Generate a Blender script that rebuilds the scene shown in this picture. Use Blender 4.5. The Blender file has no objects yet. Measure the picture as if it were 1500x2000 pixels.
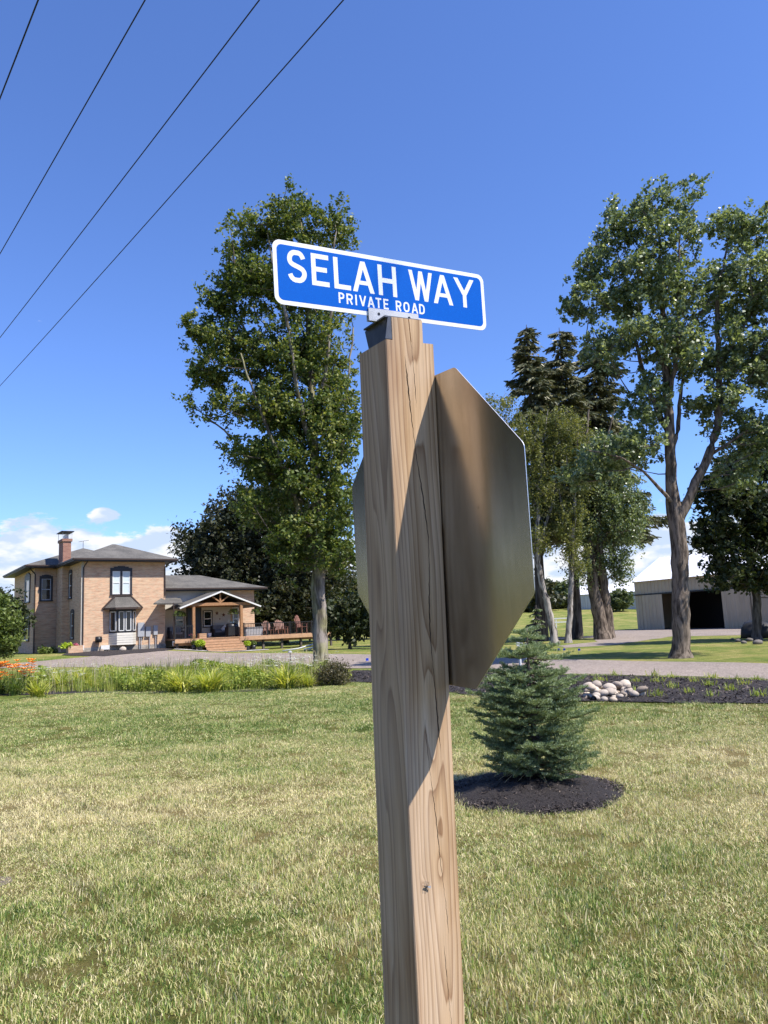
import bpy, math, random
import numpy as np
from mathutils import Vector, Matrix
R = math.radians
rng = np.random.default_rng(7)
random.seed(7)
sc = bpy.context.scene
col = sc.collection

# ------------------------------------------------------------------ camera
F_PX, PITCH, ROLL = 1502.078, .1442, .0427
cp, sp = math.cos(PITCH), math.sin(PITCH)
FW = np.array([0, cp, sp]); UP0 = np.array([0, -sp, cp]); RT0 = np.array([1., 0, 0])
RT = math.cos(ROLL) * RT0 - math.sin(ROLL) * UP0
UP = math.sin(ROLL) * RT0 + math.cos(ROLL) * UP0
CAM = np.array([0, 0, 1.6])
cd = bpy.data.cameras.new('camera'); cam = bpy.data.objects.new('camera', cd); col.objects.link(cam)
cd.sensor_fit = 'VERTICAL'; cd.sensor_height = 24; cd.lens = 24 * F_PX / 2000
cd.clip_start = .05; cd.clip_end = 3000
cam.matrix_world = Matrix(((RT[0], UP[0], -FW[0], CAM[0]), (RT[1], UP[1], -FW[1], CAM[1]), (RT[2], UP[2], -FW[2], CAM[2]), (0, 0, 0, 1)))
sc.camera = cam

# ------------------------------------------------------------------ light
SUN = Vector((.5069, -.2682, .8192)).normalized()
sl = bpy.data.lights.new('sun', 'SUN'); sl.energy = 5.0; sl.angle = R(.53); sl.color = (1, .94, .86)
so = bpy.data.objects.new('sun', sl); col.objects.link(so)
so.rotation_euler = SUN.to_track_quat('Z', 'Y').to_euler(); so.location = (0, 0, 30)
w = bpy.data.worlds.new('World'); sc.world = w; w.use_nodes = True
nt = w.node_tree; nt.nodes.clear()
def N(t, typ, **kw):
    n = t.nodes.new(typ)
    for k, v in kw.items(): setattr(n, k, v)
    return n
def L(t, a, b): t.links.new(a, b)
def math_node(t, op, a, b=None, clamp=False):
    m = N(t, 'ShaderNodeMath', operation=op); m.use_clamp = clamp
    for i, v in enumerate((a, b)):
        if v is None: continue
        if isinstance(v, (int, float)): m.inputs[i].default_value = v
        else: L(t, v, m.inputs[i])
    return m.outputs[0]
sky = N(nt, 'ShaderNodeTexSky', sky_type='NISHITA'); sky.sun_disc = False
sky.sun_elevation = R(55); sky.sun_rotation = R(90 + 27.9); sky.air_density = 1.0; sky.dust_density = .3; sky.ozone_density = 3.0; sky.altitude = 200
hsv = N(nt, 'ShaderNodeHueSaturation'); hsv.inputs['Saturation'].default_value = 1.0; hsv.inputs['Hue'].default_value = .5
L(nt, sky.outputs[0], hsv.inputs['Color'])
bg = N(nt, 'ShaderNodeBackground'); bg.inputs[1].default_value = .135
tn = N(nt, 'ShaderNodeVectorMath', operation='MULTIPLY'); tn.inputs[1].default_value = (.64, .79, 1.16); L(nt, hsv.outputs[0], tn.inputs[0]); L(nt, tn.outputs[0], bg.inputs[0])
tc = N(nt, 'ShaderNodeTexCoord'); sx = N(nt, 'ShaderNodeSeparateXYZ'); L(nt, tc.outputs['Generated'], sx.inputs[0])
el = math_node(nt, 'ARCSINE', sx.outputs[2]); az = math_node(nt, 'ARCTAN2', sx.outputs[0], sx.outputs[1])
cx = N(nt, 'ShaderNodeCombineXYZ'); L(nt, math_node(nt, 'MULTIPLY', az, 9.0), cx.inputs[0]); L(nt, math_node(nt, 'MULTIPLY', el, 21.0), cx.inputs[1])
n1 = N(nt, 'ShaderNodeTexNoise'); n1.inputs['Scale'].default_value = 1.1; n1.inputs['Detail'].default_value = 10; n1.inputs['Roughness'].default_value = .64
L(nt, cx.outputs[0], n1.inputs['Vector'])
# cloud height mask: many near the horizon, none above nine degrees
mr = N(nt, 'ShaderNodeMapRange'); mr.inputs['From Min'].default_value = R(5.2); mr.inputs['From Max'].default_value = R(8.8)
mr.inputs['To Min'].default_value = .13; mr.inputs['To Max'].default_value = -.22; L(nt, el, mr.inputs['Value'])
dens = math_node(nt, 'ADD', n1.outputs[0], mr.outputs[0])
def blob(a, e, ra, re, amp):
    da = math_node(nt, 'DIVIDE', math_node(nt, 'SUBTRACT', az, R(a)), R(ra)); de = math_node(nt, 'DIVIDE', math_node(nt, 'SUBTRACT', el, R(e)), R(re))
    d2 = math_node(nt, 'ADD', math_node(nt, 'MULTIPLY', da, da), math_node(nt, 'MULTIPLY', de, de))
    return math_node(nt, 'MULTIPLY', math_node(nt, 'EXPONENT', math_node(nt, 'MULTIPLY', d2, -1.0)), amp)
for b_ in ((-20.3, 8.55, 1.1, .55, .42), (-23.2, 5.8, 4.4, 1.9, .26), (-15.5, 6.0, 2.8, 1.7, .22), (19.6, 5.0, 3, 1.4, .17), (27, 6.2, 4, 1.3, .12), (-34, 6, 5, 1.5, .12)):
    dens = math_node(nt, 'ADD', dens, blob(*b_))
cr = N(nt, 'ShaderNodeMapRange', interpolation_type='SMOOTHSTEP'); cr.inputs['From Min'].default_value = .485; cr.inputs['From Max'].default_value = .575
L(nt, dens, cr.inputs['Value'])
n2 = N(nt, 'ShaderNodeTexNoise'); n2.inputs['Scale'].default_value = 2.1; n2.inputs['Detail'].default_value = 7
ad = N(nt, 'ShaderNodeVectorMath', operation='ADD'); ad.inputs[1].default_value = (3.3, .35, 1); L(nt, cx.outputs[0], ad.inputs[0]); L(nt, ad.outputs[0], n2.inputs['Vector'])
rp = N(nt, 'ShaderNodeValToRGB'); rp.color_ramp.elements[0].position = .44; rp.color_ramp.elements[0].color = (.60, .71, .93, 1)
rp.color_ramp.elements[1].position = .56; rp.color_ramp.elements[1].color = (.95, .95, .97, 1); L(nt, n2.outputs[0], rp.inputs[0])
bg2 = N(nt, 'ShaderNodeBackground'); L(nt, rp.outputs[0], bg2.inputs[0]); bg2.inputs[1].default_value = .72
mx = N(nt, 'ShaderNodeMixShader'); L(nt, math_node(nt, 'MULTIPLY', cr.outputs[0], .92), mx.inputs[0]); L(nt, bg.outputs[0], mx.inputs[1]); L(nt, bg2.outputs[0], mx.inputs[2])
wo = N(nt, 'ShaderNodeOutputWorld'); L(nt, mx.outputs[0], wo.inputs[0])
sc.view_settings.view_transform = 'Standard'; sc.view_settings.look = 'None'; sc.view_settings.gamma = 1; sc.view_settings.use_curve_mapping = False
sc.view_settings.exposure = 0.62
try:
    sc.cycles.max_bounces = 6; sc.cycles.transparent_max_bounces = 6; sc.cycles.use_denoising = True
except Exception: pass

# ------------------------------------------------------------------ helpers
def ss(a, b, t):
    t = np.clip((np.asarray(t, float) - a) / (b - a), 0, 1); return t * t * (3 - 2 * t)
def ground(x, y):
    x = np.asarray(x, float); y = np.asarray(y, float)
    return .50 * ss(45, 55, y) * (1 - ss(-17.5, -11, x)) + 3.4 * ss(82, 165, y) + .02 * np.sin(x * .9 + 1.3) * np.sin(y * .7) * ss(9, 16, y)
def ray(px, py): return FW + RT * (px - 750) / F_PX - UP * (py - 1000) / F_PX
def at(px, py, Y):
    r = ray(px, py); return CAM + r * (Y / r[1])
def on_ground(px, py):
    r = ray(px, py); r = r / r[1]; lo = 1.
    for t in np.arange(1.5, 300, .25):
        P = CAM + r * t
        if P[2] < ground(P[0], P[1]):
            a, b = t - .25, t
            for _ in range(20):
                m = (a + b) / 2; P = CAM + r * m
                if P[2] < ground(P[0], P[1]): b = m
                else: a = m
            return P
    return CAM + r * 300
def np_mesh(name, verts, faces, mat=None, smooth=False):
    """faces: int array (n,k) all of k corners, or list of tuples"""
    me = bpy.data.meshes.new(name)
    if isinstance(faces, np.ndarray):
        v = np.ascontiguousarray(verts, np.float32); f = np.ascontiguousarray(faces, np.int32); k = f.shape[1]
        me.vertices.add(len(v)); me.vertices.foreach_set('co', v.ravel())
        me.loops.add(f.size); me.loops.foreach_set('vertex_index', f.ravel())
        me.polygons.add(len(f)); me.polygons.foreach_set('loop_start', np.arange(0, f.size, k, dtype=np.int32))
        me.update(calc_edges=True)
    else:
        me.from_pydata([tuple(map(float, q)) for q in verts], [], faces); me.update()
    if smooth: me.polygons.foreach_set('use_smooth', [True] * len(me.polygons)); me.update()
    for m in (mat if isinstance(mat, (list, tuple)) else [mat]):
        if m: me.materials.append(m)
    return me
def link(name, me, parent=None, loc=None):
    o = bpy.data.objects.new(name, me); col.objects.link(o)
    if parent is not None: o.parent = parent
    if loc is not None: o.location = loc
    return o
def tag(o, label=None, cat=None, group=None, kind=None):
    if label: o['label'] = label
    if cat: o['category'] = cat
    if group: o['group'] = group
    if kind: o['kind'] = kind
    return o
def thing(name, label, cat, loc=(0, 0, 0), rz=0, group=None):
    o = bpy.data.objects.new(name, None); col.objects.link(o); o.location = tuple(float(c) for c in loc); o.rotation_euler = (0, 0, rz)
    o.empty_display_size = .2
    return tag(o, label, cat, group)
class MB:
    """collects simple solids, builds ONE mesh"""
    def __init__(s): s.v = []; s.f = []; s.sm = []
    def add(s, vs, fs):
        n = len(s.v); s.v += [tuple(map(float, q)) for q in vs]; s.f += [tuple(n + i for i in f) for f in fs]; return s
    def box(s, x0, x1, y0, y1, z0, z1):
        x0, x1 = sorted((x0, x1)); y0, y1 = sorted((y0, y1)); z0, z1 = sorted((z0, z1))
        return s.add([(x0, y0, z0), (x1, y0, z0), (x1, y1, z0), (x0, y1, z0), (x0, y0, z1), (x1, y0, z1), (x1, y1, z1), (x0, y1, z1)],
                     [(0, 3, 2, 1), (4, 5, 6, 7), (0, 1, 5, 4), (1, 2, 6, 5), (2, 3, 7, 6), (3, 0, 4, 7)])
    def bar(s, a, b, w_, h_, up=(0, 0, 1)):
        a = Vector(a); b = Vector(b); d = (b - a).normalized(); u = d.cross(Vector(up))
        if u.length < 1e-4: u = d.cross(Vector((1, 0, 0)))
        u.normalize(); v = u.cross(d)
        q = []
        for p in (a, b):
            for i, j in ((-1, -1), (1, -1), (1, 1), (-1, 1)): q.append(p + u * i * w_ / 2 + v * j * h_ / 2)
        return s.add(q, [(0, 1, 2, 3), (7, 6, 5, 4), (0, 4, 5, 1), (1, 5, 6, 2), (2, 6, 7, 3), (3, 7, 4, 0)])
    def tube(s, pts, rad, sides=8, cap=True):
        pts = [Vector(p) for p in pts]; n = len(pts)
        rad = rad if hasattr(rad, '__len__') else [rad] * n
        vs = []; fs = []
        ref = Vector((.31, .17, .93)).normalized()
        for i, p in enumerate(pts):
            d = (pts[min(i + 1, n - 1)] - pts[max(i - 1, 0)]).normalized()
            u = d.cross(ref)
            if u.length < .15: u = d.cross(Vector((1, 0, 0)))
            u.normalize(); v = d.cross(u)
            for k in range(sides):
                a = 2 * math.pi * k / sides; vs.append(p + (u * math.cos(a) + v * math.sin(a)) * rad[i])
        for i in range(n - 1):
            for k in range(sides):
                a = i * sides + k; b = i * sides + (k + 1) % sides
                fs.append((a, b, b + sides, a + sides))
        if cap: fs.append(tuple(range(sides))[::-1]); fs.append(tuple((n - 1) * sides + k for k in range(sides)))
        return s.add(vs, fs)
    def build(s, name, mat, parent=None, smooth=False, loc=None):
        return link(name, np_mesh(name, s.v, s.f, mat, smooth), parent, loc)

# ------------------------------------------------------------------ materials
def new_mat(name):
    m = bpy.data.materials.new(name); m.use_nodes = True; t = m.node_tree; b = t.nodes['Principled BSDF']; return m, t, b
def ramp(t, fac, stops):
    r = N(t, 'ShaderNodeValToRGB'); e = r.color_ramp.elements
    while len(e) > 1: e.remove(e[-1])
    for i, (p, c) in enumerate(stops):
        x = e[0] if i == 0 else e.new(p); x.position = p; x.color = (*c, 1) if len(c) == 3 else c
    if fac is not None: L(t, fac, r.inputs[0])
    return r.outputs[0]
def coords(t, kind='Object', scale=(1, 1, 1), rot=(0, 0, 0), loc=(0, 0, 0)):
    if kind == 'World': s_ = N(t, 'ShaderNodeNewGeometry').outputs['Position']
    else: s_ = N(t, 'ShaderNodeTexCoord').outputs[kind]
    m = N(t, 'ShaderNodeMapping'); m.inputs['Scale'].default_value = scale; m.inputs['Rotation'].default_value = rot; m.inputs['Location'].default_value = loc
    L(t, s_, m.inputs[0]); return m.outputs[0]
def noise(t, vec, scale, detail=4, rough=.55, dist=0):
    n = N(t, 'ShaderNodeTexNoise'); n.inputs['Scale'].default_value = scale; n.inputs['Detail'].default_value = detail
    n.inputs['Roughness'].default_value = rough; n.inputs['Distortion'].default_value = dist
    if vec is not None: L(t, vec, n.inputs['Vector'])
    return n.outputs[0]
def mixc(t, fac, a, b, mode='MIX'):
    m = N(t, 'ShaderNodeMix', data_type='RGBA', blend_type=mode)
    for s_, v in ((m.inputs[0], fac), (m.inputs[6], a), (m.inputs[7], b)):
        if isinstance(v, (int, float)): s_.default_value = v
        elif isinstance(v, tuple): s_.default_value = (*v, 1) if len(v) == 3 else v
        else: L(t, v, s_)
    return m.outputs[2]
def bump(t, b, h, strength=.3, dist=.01):
    n = N(t, 'ShaderNodeBump'); n.inputs['Strength'].default_value = strength; n.inputs['Distance'].default_value = dist
    L(t, h, n.inputs['Height']); L(t, n.outputs[0], b.inputs['Normal'])
def plain(name, c, rough=.6, metal=0, var=.18, scale=6, bmp=0, spec=.5):
    m, t, b = new_mat(name); v = coords(t)
    n = noise(t, v, scale, 5)
    c0 = tuple(x * (1 - var) for x in c); c1 = tuple(min(1, x * (1 + var)) for x in c)
    L(t, ramp(t, n, [(.3, c0), (.7, c1)]), b.inputs['Base Color'])
    b.inputs['Roughness'].default_value = rough; b.inputs['Metallic'].default_value = metal; b.inputs['Specular IOR Level'].default_value = spec
    if bmp: bump(t, b, noise(t, v, scale * 6, 4), bmp, .01)
    return m
def leaf_mat(name, dark, light, tint=None, trans=.35, rough=.5, scale=.9, spec=.35):
    m, t, b = new_mat(name)
    g = N(t, 'ShaderNodeNewGeometry'); v = coords(t, 'World')
    n = noise(t, v, scale, 3)
    f = math_node(t, 'ADD', math_node(t, 'MULTIPLY', g.outputs['Random Per Island'], .6), math_node(t, 'MULTIPLY', n, .55), clamp=True)
    stops = [(.12, dark), (.62, light)]
    if tint: stops.append((.95, tint))
    c = ramp(t, f, stops); L(t, c, b.inputs['Base Color'])
    b.inputs['Roughness'].default_value = rough; b.inputs['Specular IOR Level'].default_value = spec
    tr = N(t, 'ShaderNodeBsdfTranslucent'); L(t, mixc(t, 1.0, c, (1.5, 1.45, .7, 1), 'MULTIPLY'), tr.inputs[0])
    mx_ = N(t, 'ShaderNodeMixShader'); mx_.inputs[0].default_value = trans
    L(t, b.outputs[0], mx_.inputs[1]); L(t, tr.outputs[0], mx_.inputs[2]); L(t, mx_.outputs[0], t.nodes['Material Output'].inputs[0])
    return m
def bark_mat(name, dark, light, sc_=7, tint=None):
    m, t, b = new_mat(name); v = coords(t, 'World', (1, 1, .16))
    n = noise(t, v, sc_, 6, .65, .3); n3 = noise(t, coords(t, 'World'), 1.2, 3)
    c = ramp(t, n, [(.40, dark), (.58, light)])
    if tint: c = mixc(t, ramp(t, n3, [(.45, (0, 0, 0)), (.62, (.8, .8, .8))]), c, mixc(t, 1.0, c, tint, 'MULTIPLY'))
    L(t, c, b.inputs['Base Color']); b.inputs['Roughness'].default_value = .9; b.inputs['Specular IOR Level'].default_value = .2
    bump(t, b, n, .9, .04); return m
def grass_colour(t, base='World'):
    """patchy lawn colour shared by turf sheet and blades: green to straw by place"""
    v = coords(t, base); sxy = N(t, 'ShaderNodeSeparateXYZ'); L(t, v, sxy.inputs[0])
    big = noise(t, v, .35, 3, .5); mid = noise(t, v, 1.6, 4, .6); fine = noise(t, v, 9, 3, .6)
    d = math_node(t, 'ADD', math_node(t, 'MULTIPLY', big, .55), math_node(t, 'MULTIPLY', mid, .5))
    d = math_node(t, 'ADD', d, math_node(t, 'MULTIPLY', fine, .30))
    # a belt of dry turf some six to ten metres out
    y = sxy.outputs[1]
    q = math_node(t, 'DIVIDE', math_node(t, 'SUBTRACT', y, 7.4), 2.9)
    belt = math_node(t, 'MULTIPLY', math_node(t, 'EXPONENT', math_node(t, 'MULTIPLY', math_node(t, 'MULTIPLY', q, q), -1)), .20)
    return math_node(t, 'SUBTRACT', math_node(t, 'ADD', d, belt), 0.085), v

M = {}
def make_lawn():
    m, t, b = new_mat('lawn'); d, v = grass_colour(t)
    c = ramp(t, d, [(.38, (.085, .135, .028)), (.54, (.155, .19, .045)), (.66, (.27, .245, .085)), (.80, (.38, .315, .15))])
    f = noise(t, v, 55, 5, .7); f2 = noise(t, coords(t, 'World', (1, .35, 1)), 7, 5, .7)
    c = mixc(t, .62, c, ramp(t, f, [(.25, (.45, .45, .4)), (.75, (1.5, 1.5, 1.45))]), 'MULTIPLY')
    c = mixc(t, .55, c, ramp(t, f2, [(.3, (.6, .65, .6)), (.7, (1.35, 1.3, 1.25))]), 'MULTIPLY')
    # mower passes
    wv = N(t, 'ShaderNodeTexWave'); wv.inputs['Scale'].default_value = .28; wv.inputs['Distortion'].default_value = 1.6; wv.inputs['Detail'].default_value = 2
    L(t, coords(t, 'World', rot=(0, 0, R(62))), wv.inputs['Vector'])
    c = mixc(t, .5, c, ramp(t, wv.outputs[0], [(.2, (.88, .92, .86)), (.8, (1.08, 1.06, 1.02))]), 'MULTIPLY')
    # worn pinkish thatch
    th = noise(t, coords(t, 'World', (1, 1.6, 1), loc=(4, 3, 0)), 1.1, 5, .75)
    c = mixc(t, ramp(t, th, [(.64, (0, 0, 0)), (.72, (.75, .75, .75))]), c, (.40, .30, .22))
    # thatch and soil under the blades, darkened for the shade in the gaps
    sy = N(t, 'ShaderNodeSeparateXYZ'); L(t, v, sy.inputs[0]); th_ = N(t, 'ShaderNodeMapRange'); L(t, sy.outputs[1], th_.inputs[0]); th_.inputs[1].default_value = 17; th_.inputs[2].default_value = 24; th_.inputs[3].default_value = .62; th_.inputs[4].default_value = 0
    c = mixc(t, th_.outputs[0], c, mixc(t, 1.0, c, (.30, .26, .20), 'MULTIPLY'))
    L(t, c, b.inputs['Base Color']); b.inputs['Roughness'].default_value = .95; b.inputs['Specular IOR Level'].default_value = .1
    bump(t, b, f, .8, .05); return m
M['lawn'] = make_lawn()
def blade_mat():
    m, t, b = new_mat('grass_blade'); d, v = grass_colour(t)
    oi = N(t, 'ShaderNodeObjectInfo'); g = N(t, 'ShaderNodeNewGeometry')
    f = math_node(t, 'ADD', d, math_node(t, 'MULTIPLY', math_node(t, 'SUBTRACT', g.outputs['Random Per Island'], .5), .56))
    f = math_node(t, 'ADD', f, math_node(t, 'MULTIPLY', math_node(t, 'SUBTRACT', oi.outputs['Random'], .5), .10))
    c = ramp(t, f, [(.34, (.105, .19, .035)), (.52, (.27, .36, .075)), (.66, (.54, .51, .18)), (.84, (.78, .68, .39))])
    L(t, c, b.inputs['Base Color']); b.inputs['Roughness'].default_value = .45; b.inputs['Specular IOR Level'].default_value = .45
    tr = N(t, 'ShaderNodeBsdfTranslucent'); L(t, c, tr.inputs[0]); mx_ = N(t, 'ShaderNodeMixShader'); mx_.inputs[0].default_value = .3
    L(t, b.outputs[0], mx_.inputs[1]); L(t, tr.outputs[0], mx_.inputs[2]); L(t, mx_.outputs[0], t.nodes['Material Output'].inputs[0])
    return m
M['blade'] = blade_mat()
def gravel_mat():
    m, t, b = new_mat('gravel'); v = coords(t, 'World')
    vo = N(t, 'ShaderNodeTexVoronoi'); vo.inputs['Scale'].default_value = 26; L(t, v, vo.inputs['Vector'])
    n = noise(t, v, 3, 5, .7); big = noise(t, coords(t, 'World', (1, .4, 1)), .5, 4)
    c = ramp(t, vo.outputs['Color'], [(.0, (.15, .12, .10)), (.5, (.265, .22, .185)), (1, (.40, .345, .30))])
    c = mixc(t, .6, c, ramp(t, n, [(.3, (.72, .70, .68)), (.7, (1.15, 1.12, 1.1))]), 'MULTIPLY')
    c = mixc(t, .5, c, ramp(t, big, [(.3, (.75, .75, .74)), (.7, (1.2, 1.16, 1.12))]), 'MULTIPLY')
    L(t, c, b.inputs['Base Color']); b.inputs['Roughness'].default_value = .95; bump(t, b, vo.outputs['Distance'], .8, .02); return m
M['gravel'] = gravel_mat()
def mulch_mat():
    m, t, b = new_mat('mulch'); v = coords(t, 'World'); n = noise(t, v, 38, 6, .75); g = N(t, 'ShaderNodeNewGeometry')
    c = ramp(t, n, [(.3, (.012, .009, .008)), (.62, (.04, .03, .027)), (.8, (.085, .066, .055))])
    L(t, c, b.inputs['Base Color']); b.inputs['Roughness'].default_value = .85; bump(t, b, n, 1, .05); return m
M['mulch'] = mulch_mat()
M['soil'] = plain('dry_soil', (.13, .10, .075), .95, var=.35, scale=12, bmp=.8)
def chip_mat():
    m, t, b = new_mat('mulch_chip'); g = N(t, 'ShaderNodeNewGeometry')
    L(t, ramp(t, g.outputs['Random Per Island'], [(0, (.012, .009, .008)), (.75, (.045, .034, .03)), (.94, (.09, .068, .055)), (1, (.22, .17, .13))]), b.inputs['Base Color'])
    b.inputs['Roughness'].default_value = .7; return m
M['chip'] = chip_mat()
def wood_post_mat():
    m, t, b = new_mat('treated_pine')
    v0 = coords(t, 'Object', rot=(0, 0, R(-31)))         # x across the lit face, y into the post
    sz = N(t, 'ShaderNodeSeparateXYZ'); L(t, v0, sz.inputs[0])
    shv = N(t, 'ShaderNodeCombineXYZ'); L(t, math_node(t, 'MULTIPLY', sz.outputs[2], .041), shv.inputs[0]); L(t, math_node(t, 'MULTIPLY', sz.outputs[2], .0686), shv.inputs[1])
    va = N(t, 'ShaderNodeVectorMath', operation='ADD'); L(t, v0, va.inputs[0]); L(t, shv.outputs[0], va.inputs[1]); v0 = va.outputs[0]
    low = N(t, 'ShaderNodeTexNoise'); low.inputs['Scale'].default_value = 1.0; low.inputs['Detail'].default_value = 2
    mp = N(t, 'ShaderNodeMapping'); mp.inputs['Scale'].default_value = (3.2, 3.2, .85); L(t, v0, mp.inputs[0]); L(t, mp.outputs[0], low.inputs['Vector'])
    off = N(t, 'ShaderNodeVectorMath', operation='SUBTRACT'); off.inputs[1].default_value = (.5, .5, .5); L(t, low.outputs['Color'], off.inputs[0])
    sc2 = N(t, 'ShaderNodeVectorMath', operation='MULTIPLY'); sc2.inputs[1].default_value = (.055, .075, 0); L(t, off.outputs[0], sc2.inputs[0])
    fn = N(t, 'ShaderNodeTexNoise'); fn.inputs['Scale'].default_value = 1.0; fn.inputs['Detail'].default_value = 3
    mp2 = N(t, 'ShaderNodeMapping'); mp2.inputs['Scale'].default_value = (40, 40, 1.6); L(t, v0, mp2.inputs[0]); L(t, mp2.outputs[0], fn.inputs['Vector'])
    off2 = N(t, 'ShaderNodeVectorMath', operation='SUBTRACT'); off2.inputs[1].default_value = (.5, .5, .5); L(t, fn.outputs['Color'], off2.inputs[0])
    sc3 = N(t, 'ShaderNodeVectorMath', operation='MULTIPLY'); sc3.inputs[1].default_value = (.006, .006, 0); L(t, off2.outputs[0], sc3.inputs[0])
    a1 = N(t, 'ShaderNodeVectorMath', operation='ADD'); L(t, v0, a1.inputs[0]); L(t, sc2.outputs[0], a1.inputs[1])
    a2 = N(t, 'ShaderNodeVectorMath', operation='ADD'); L(t, a1.outputs[0], a2.inputs[0]); L(t, sc3.outputs[0], a2.inputs[1])
    s3 = N(t, 'ShaderNodeSeparateXYZ'); L(t, a2.outputs[0], s3.inputs[0])
    rx = math_node(t, 'SUBTRACT', s3.outputs[0], .016); ry = math_node(t, 'SUBTRACT', s3.outputs[1], -.018)
    r2 = math_node(t, 'SQRT', math_node(t, 'ADD', math_node(t, 'MULTIPLY', rx, rx), math_node(t, 'MULTIPLY', ry, ry)))
    ks = N(t, 'ShaderNodeSeparateXYZ'); L(t, v0, ks.inputs[0])
    def gauss(axis, a0, sa, z0, sz_, amp, other, olim):
        da = math_node(t, 'DIVIDE', math_node(t, 'SUBTRACT', ks.outputs[axis], a0), sa); dz = math_node(t, 'DIVIDE', math_node(t, 'SUBTRACT', ks.outputs[2], z0), sz_)
        g_ = math_node(t, 'EXPONENT', math_node(t, 'MULTIPLY', math_node(t, 'ADD', math_node(t, 'MULTIPLY', da, da), math_node(t, 'MULTIPLY', dz, dz)), -1.0))
        return math_node(t, 'MULTIPLY', math_node(t, 'MULTIPLY', g_, amp), math_node(t, 'LESS_THAN', ks.outputs[other], olim))
    for g_ in ((0, .010, .018, 2.12, .13, .010, 1, -.045), (0, .018, .020, 1.36, .17, .019, 1, -.045), (0, .022, .014, 1.03, .05, .013, 1, -.045), (0, -.029, .007, 1.0, .012, .010, 1, -.045), (0, .020, .022, .45, .3, .012, 1, -.045), (1, .005, .020, 1.72, .20, .016, 0, -.045), (1, .01, .016, 1.02, .3, .009, 0, -.045)):
        r2 = math_node(t, 'ADD', r2, gauss(*g_))
    fr = math_node(t, 'FRACT', math_node(t, 'MULTIPLY', r2, 1 / .0088))
    s0 = N(t, 'ShaderNodeSeparateXYZ'); L(t, v0, s0.inputs[0])
    early = ramp(t, fr, [(0, (.57, .41, .26)), (.5, (.53, .365, .215)), (.80, (.41, .27, .155)), (.93, (.31, .185, .10)), (1, (.55, .395, .245))])
    st = N(t, 'ShaderNodeTexNoise'); st.inputs['Scale'].default_value = 1.0; st.inputs['Detail'].default_value = 5; st.inputs['Roughness'].default_value = .7
    mp3 = N(t, 'ShaderNodeMapping'); mp3.inputs['Scale'].default_value = (260, 260, 5); L(t, v0, mp3.inputs[0]); L(t, mp3.outputs[0], st.inputs['Vector'])
    c = mixc(t, .75, early, ramp(t, st.outputs[0], [(.3, (.74, .72, .70)), (.7, (1.2, 1.2, 1.2))]), 'MULTIPLY')
    band = noise(t, coords(t, 'Object', (22, 22, .9)), 1.0, 3, .6)
    c = mixc(t, .8, c, ramp(t, band, [(.36, (.80, .72, .62)), (.5, (1, .97, .92)), (.66, (1.16, 1.18, 1.22))]), 'MULTIPLY')
    # grey-silver weathering, patchy, stronger near the corner
    wn = noise(t, coords(t, 'Object', (6, 6, 1.0)), 1.5, 4, .6)
    edge = N(t, 'ShaderNodeMapRange'); L(t, s0.outputs[0], edge.inputs[0]); edge.inputs[1].default_value = -.02; edge.inputs[2].default_value = -.075; edge.inputs[3].default_value = 0; edge.inputs[4].default_value = .35
    wf = math_node(t, 'ADD', edge.outputs[0], ramp(t, wn, [(.48, (0, 0, 0)), (.80, (.45, .45, .45))]), clamp=True)
    c = mixc(t, wf, c, mixc(t, .65, c, (.50, .43, .36)))
    # two darker heart stains
    blotch = noise(t, coords(t, 'Object', (9, 9, 1.6), loc=(0, 0, .7)), 1.0, 3, .5)
    c = mixc(t, ramp(t, blotch, [(.58, (0, 0, 0)), (.72, (.7, .7, .7))]), c, mixc(t, 1.0, c, (.72, .58, .46), 'MULTIPLY'))
    L(t, c, b.inputs['Base Color']); b.inputs['Roughness'].default_value = .72; b.inputs['Specular IOR Level'].default_value = .25
    bump(t, b, math_node(t, 'ADD', st.outputs[0], math_node(t, 'MULTIPLY', fr, .4)), .35, .0012); return m
M['post'] = wood_post_mat()
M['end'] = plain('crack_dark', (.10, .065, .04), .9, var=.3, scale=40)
def alu():
    m, t, b = new_mat('brushed_aluminium'); v = coords(t, 'Object', (1, 1, .03)); n = noise(t, v, 320, 4, .6); sm = noise(t, coords(t, 'Object', (2, 2, 1.2)), 3, 4, .6)
    L(t, ramp(t, sm, [(.3, (.50, .465, .41)), (.7, (.64, .60, .54))]), b.inputs['Base Color'])
    spk = noise(t, coords(t, 'Object'), 90, 2, .5); drip = noise(t, coords(t, 'Object', (1, 1, .12)), 26, 5, .65)
    base_ = ramp(t, sm, [(.3, (.50, .48, .45)), (.7, (.65, .63, .60))])
    base_ = mixc(t, .5, base_, ramp(t, drip, [(.35, (.78, .77, .75)), (.6, (1.08, 1.08, 1.08))]), 'MULTIPLY')
    base_ = mixc(t, ramp(t, spk, [(.76, (0, 0, 0)), (.79, (.7, .7, .7))]), base_, (.12, .10, .08)); L(t, base_, b.inputs['Base Color'])
    b.inputs['Metallic'].default_value = 1
    L(t, ramp(t, n, [(.3, (.215, .215, .215)), (.7, (.245, .245, .245))]), b.inputs['Roughness'])
    return m
M['alu'] = alu()
M['edge_alu'] = plain('sheared_edge', (.8, .8, .8), .35, 1, .05)
M['galv'] = plain('cast_bracket', (.50, .50, .49), .55, .6, .08, 50, .05)
M['white_film'] = plain('white_film', (.80, .81, .83), .35, 0, .04, 20)
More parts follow.
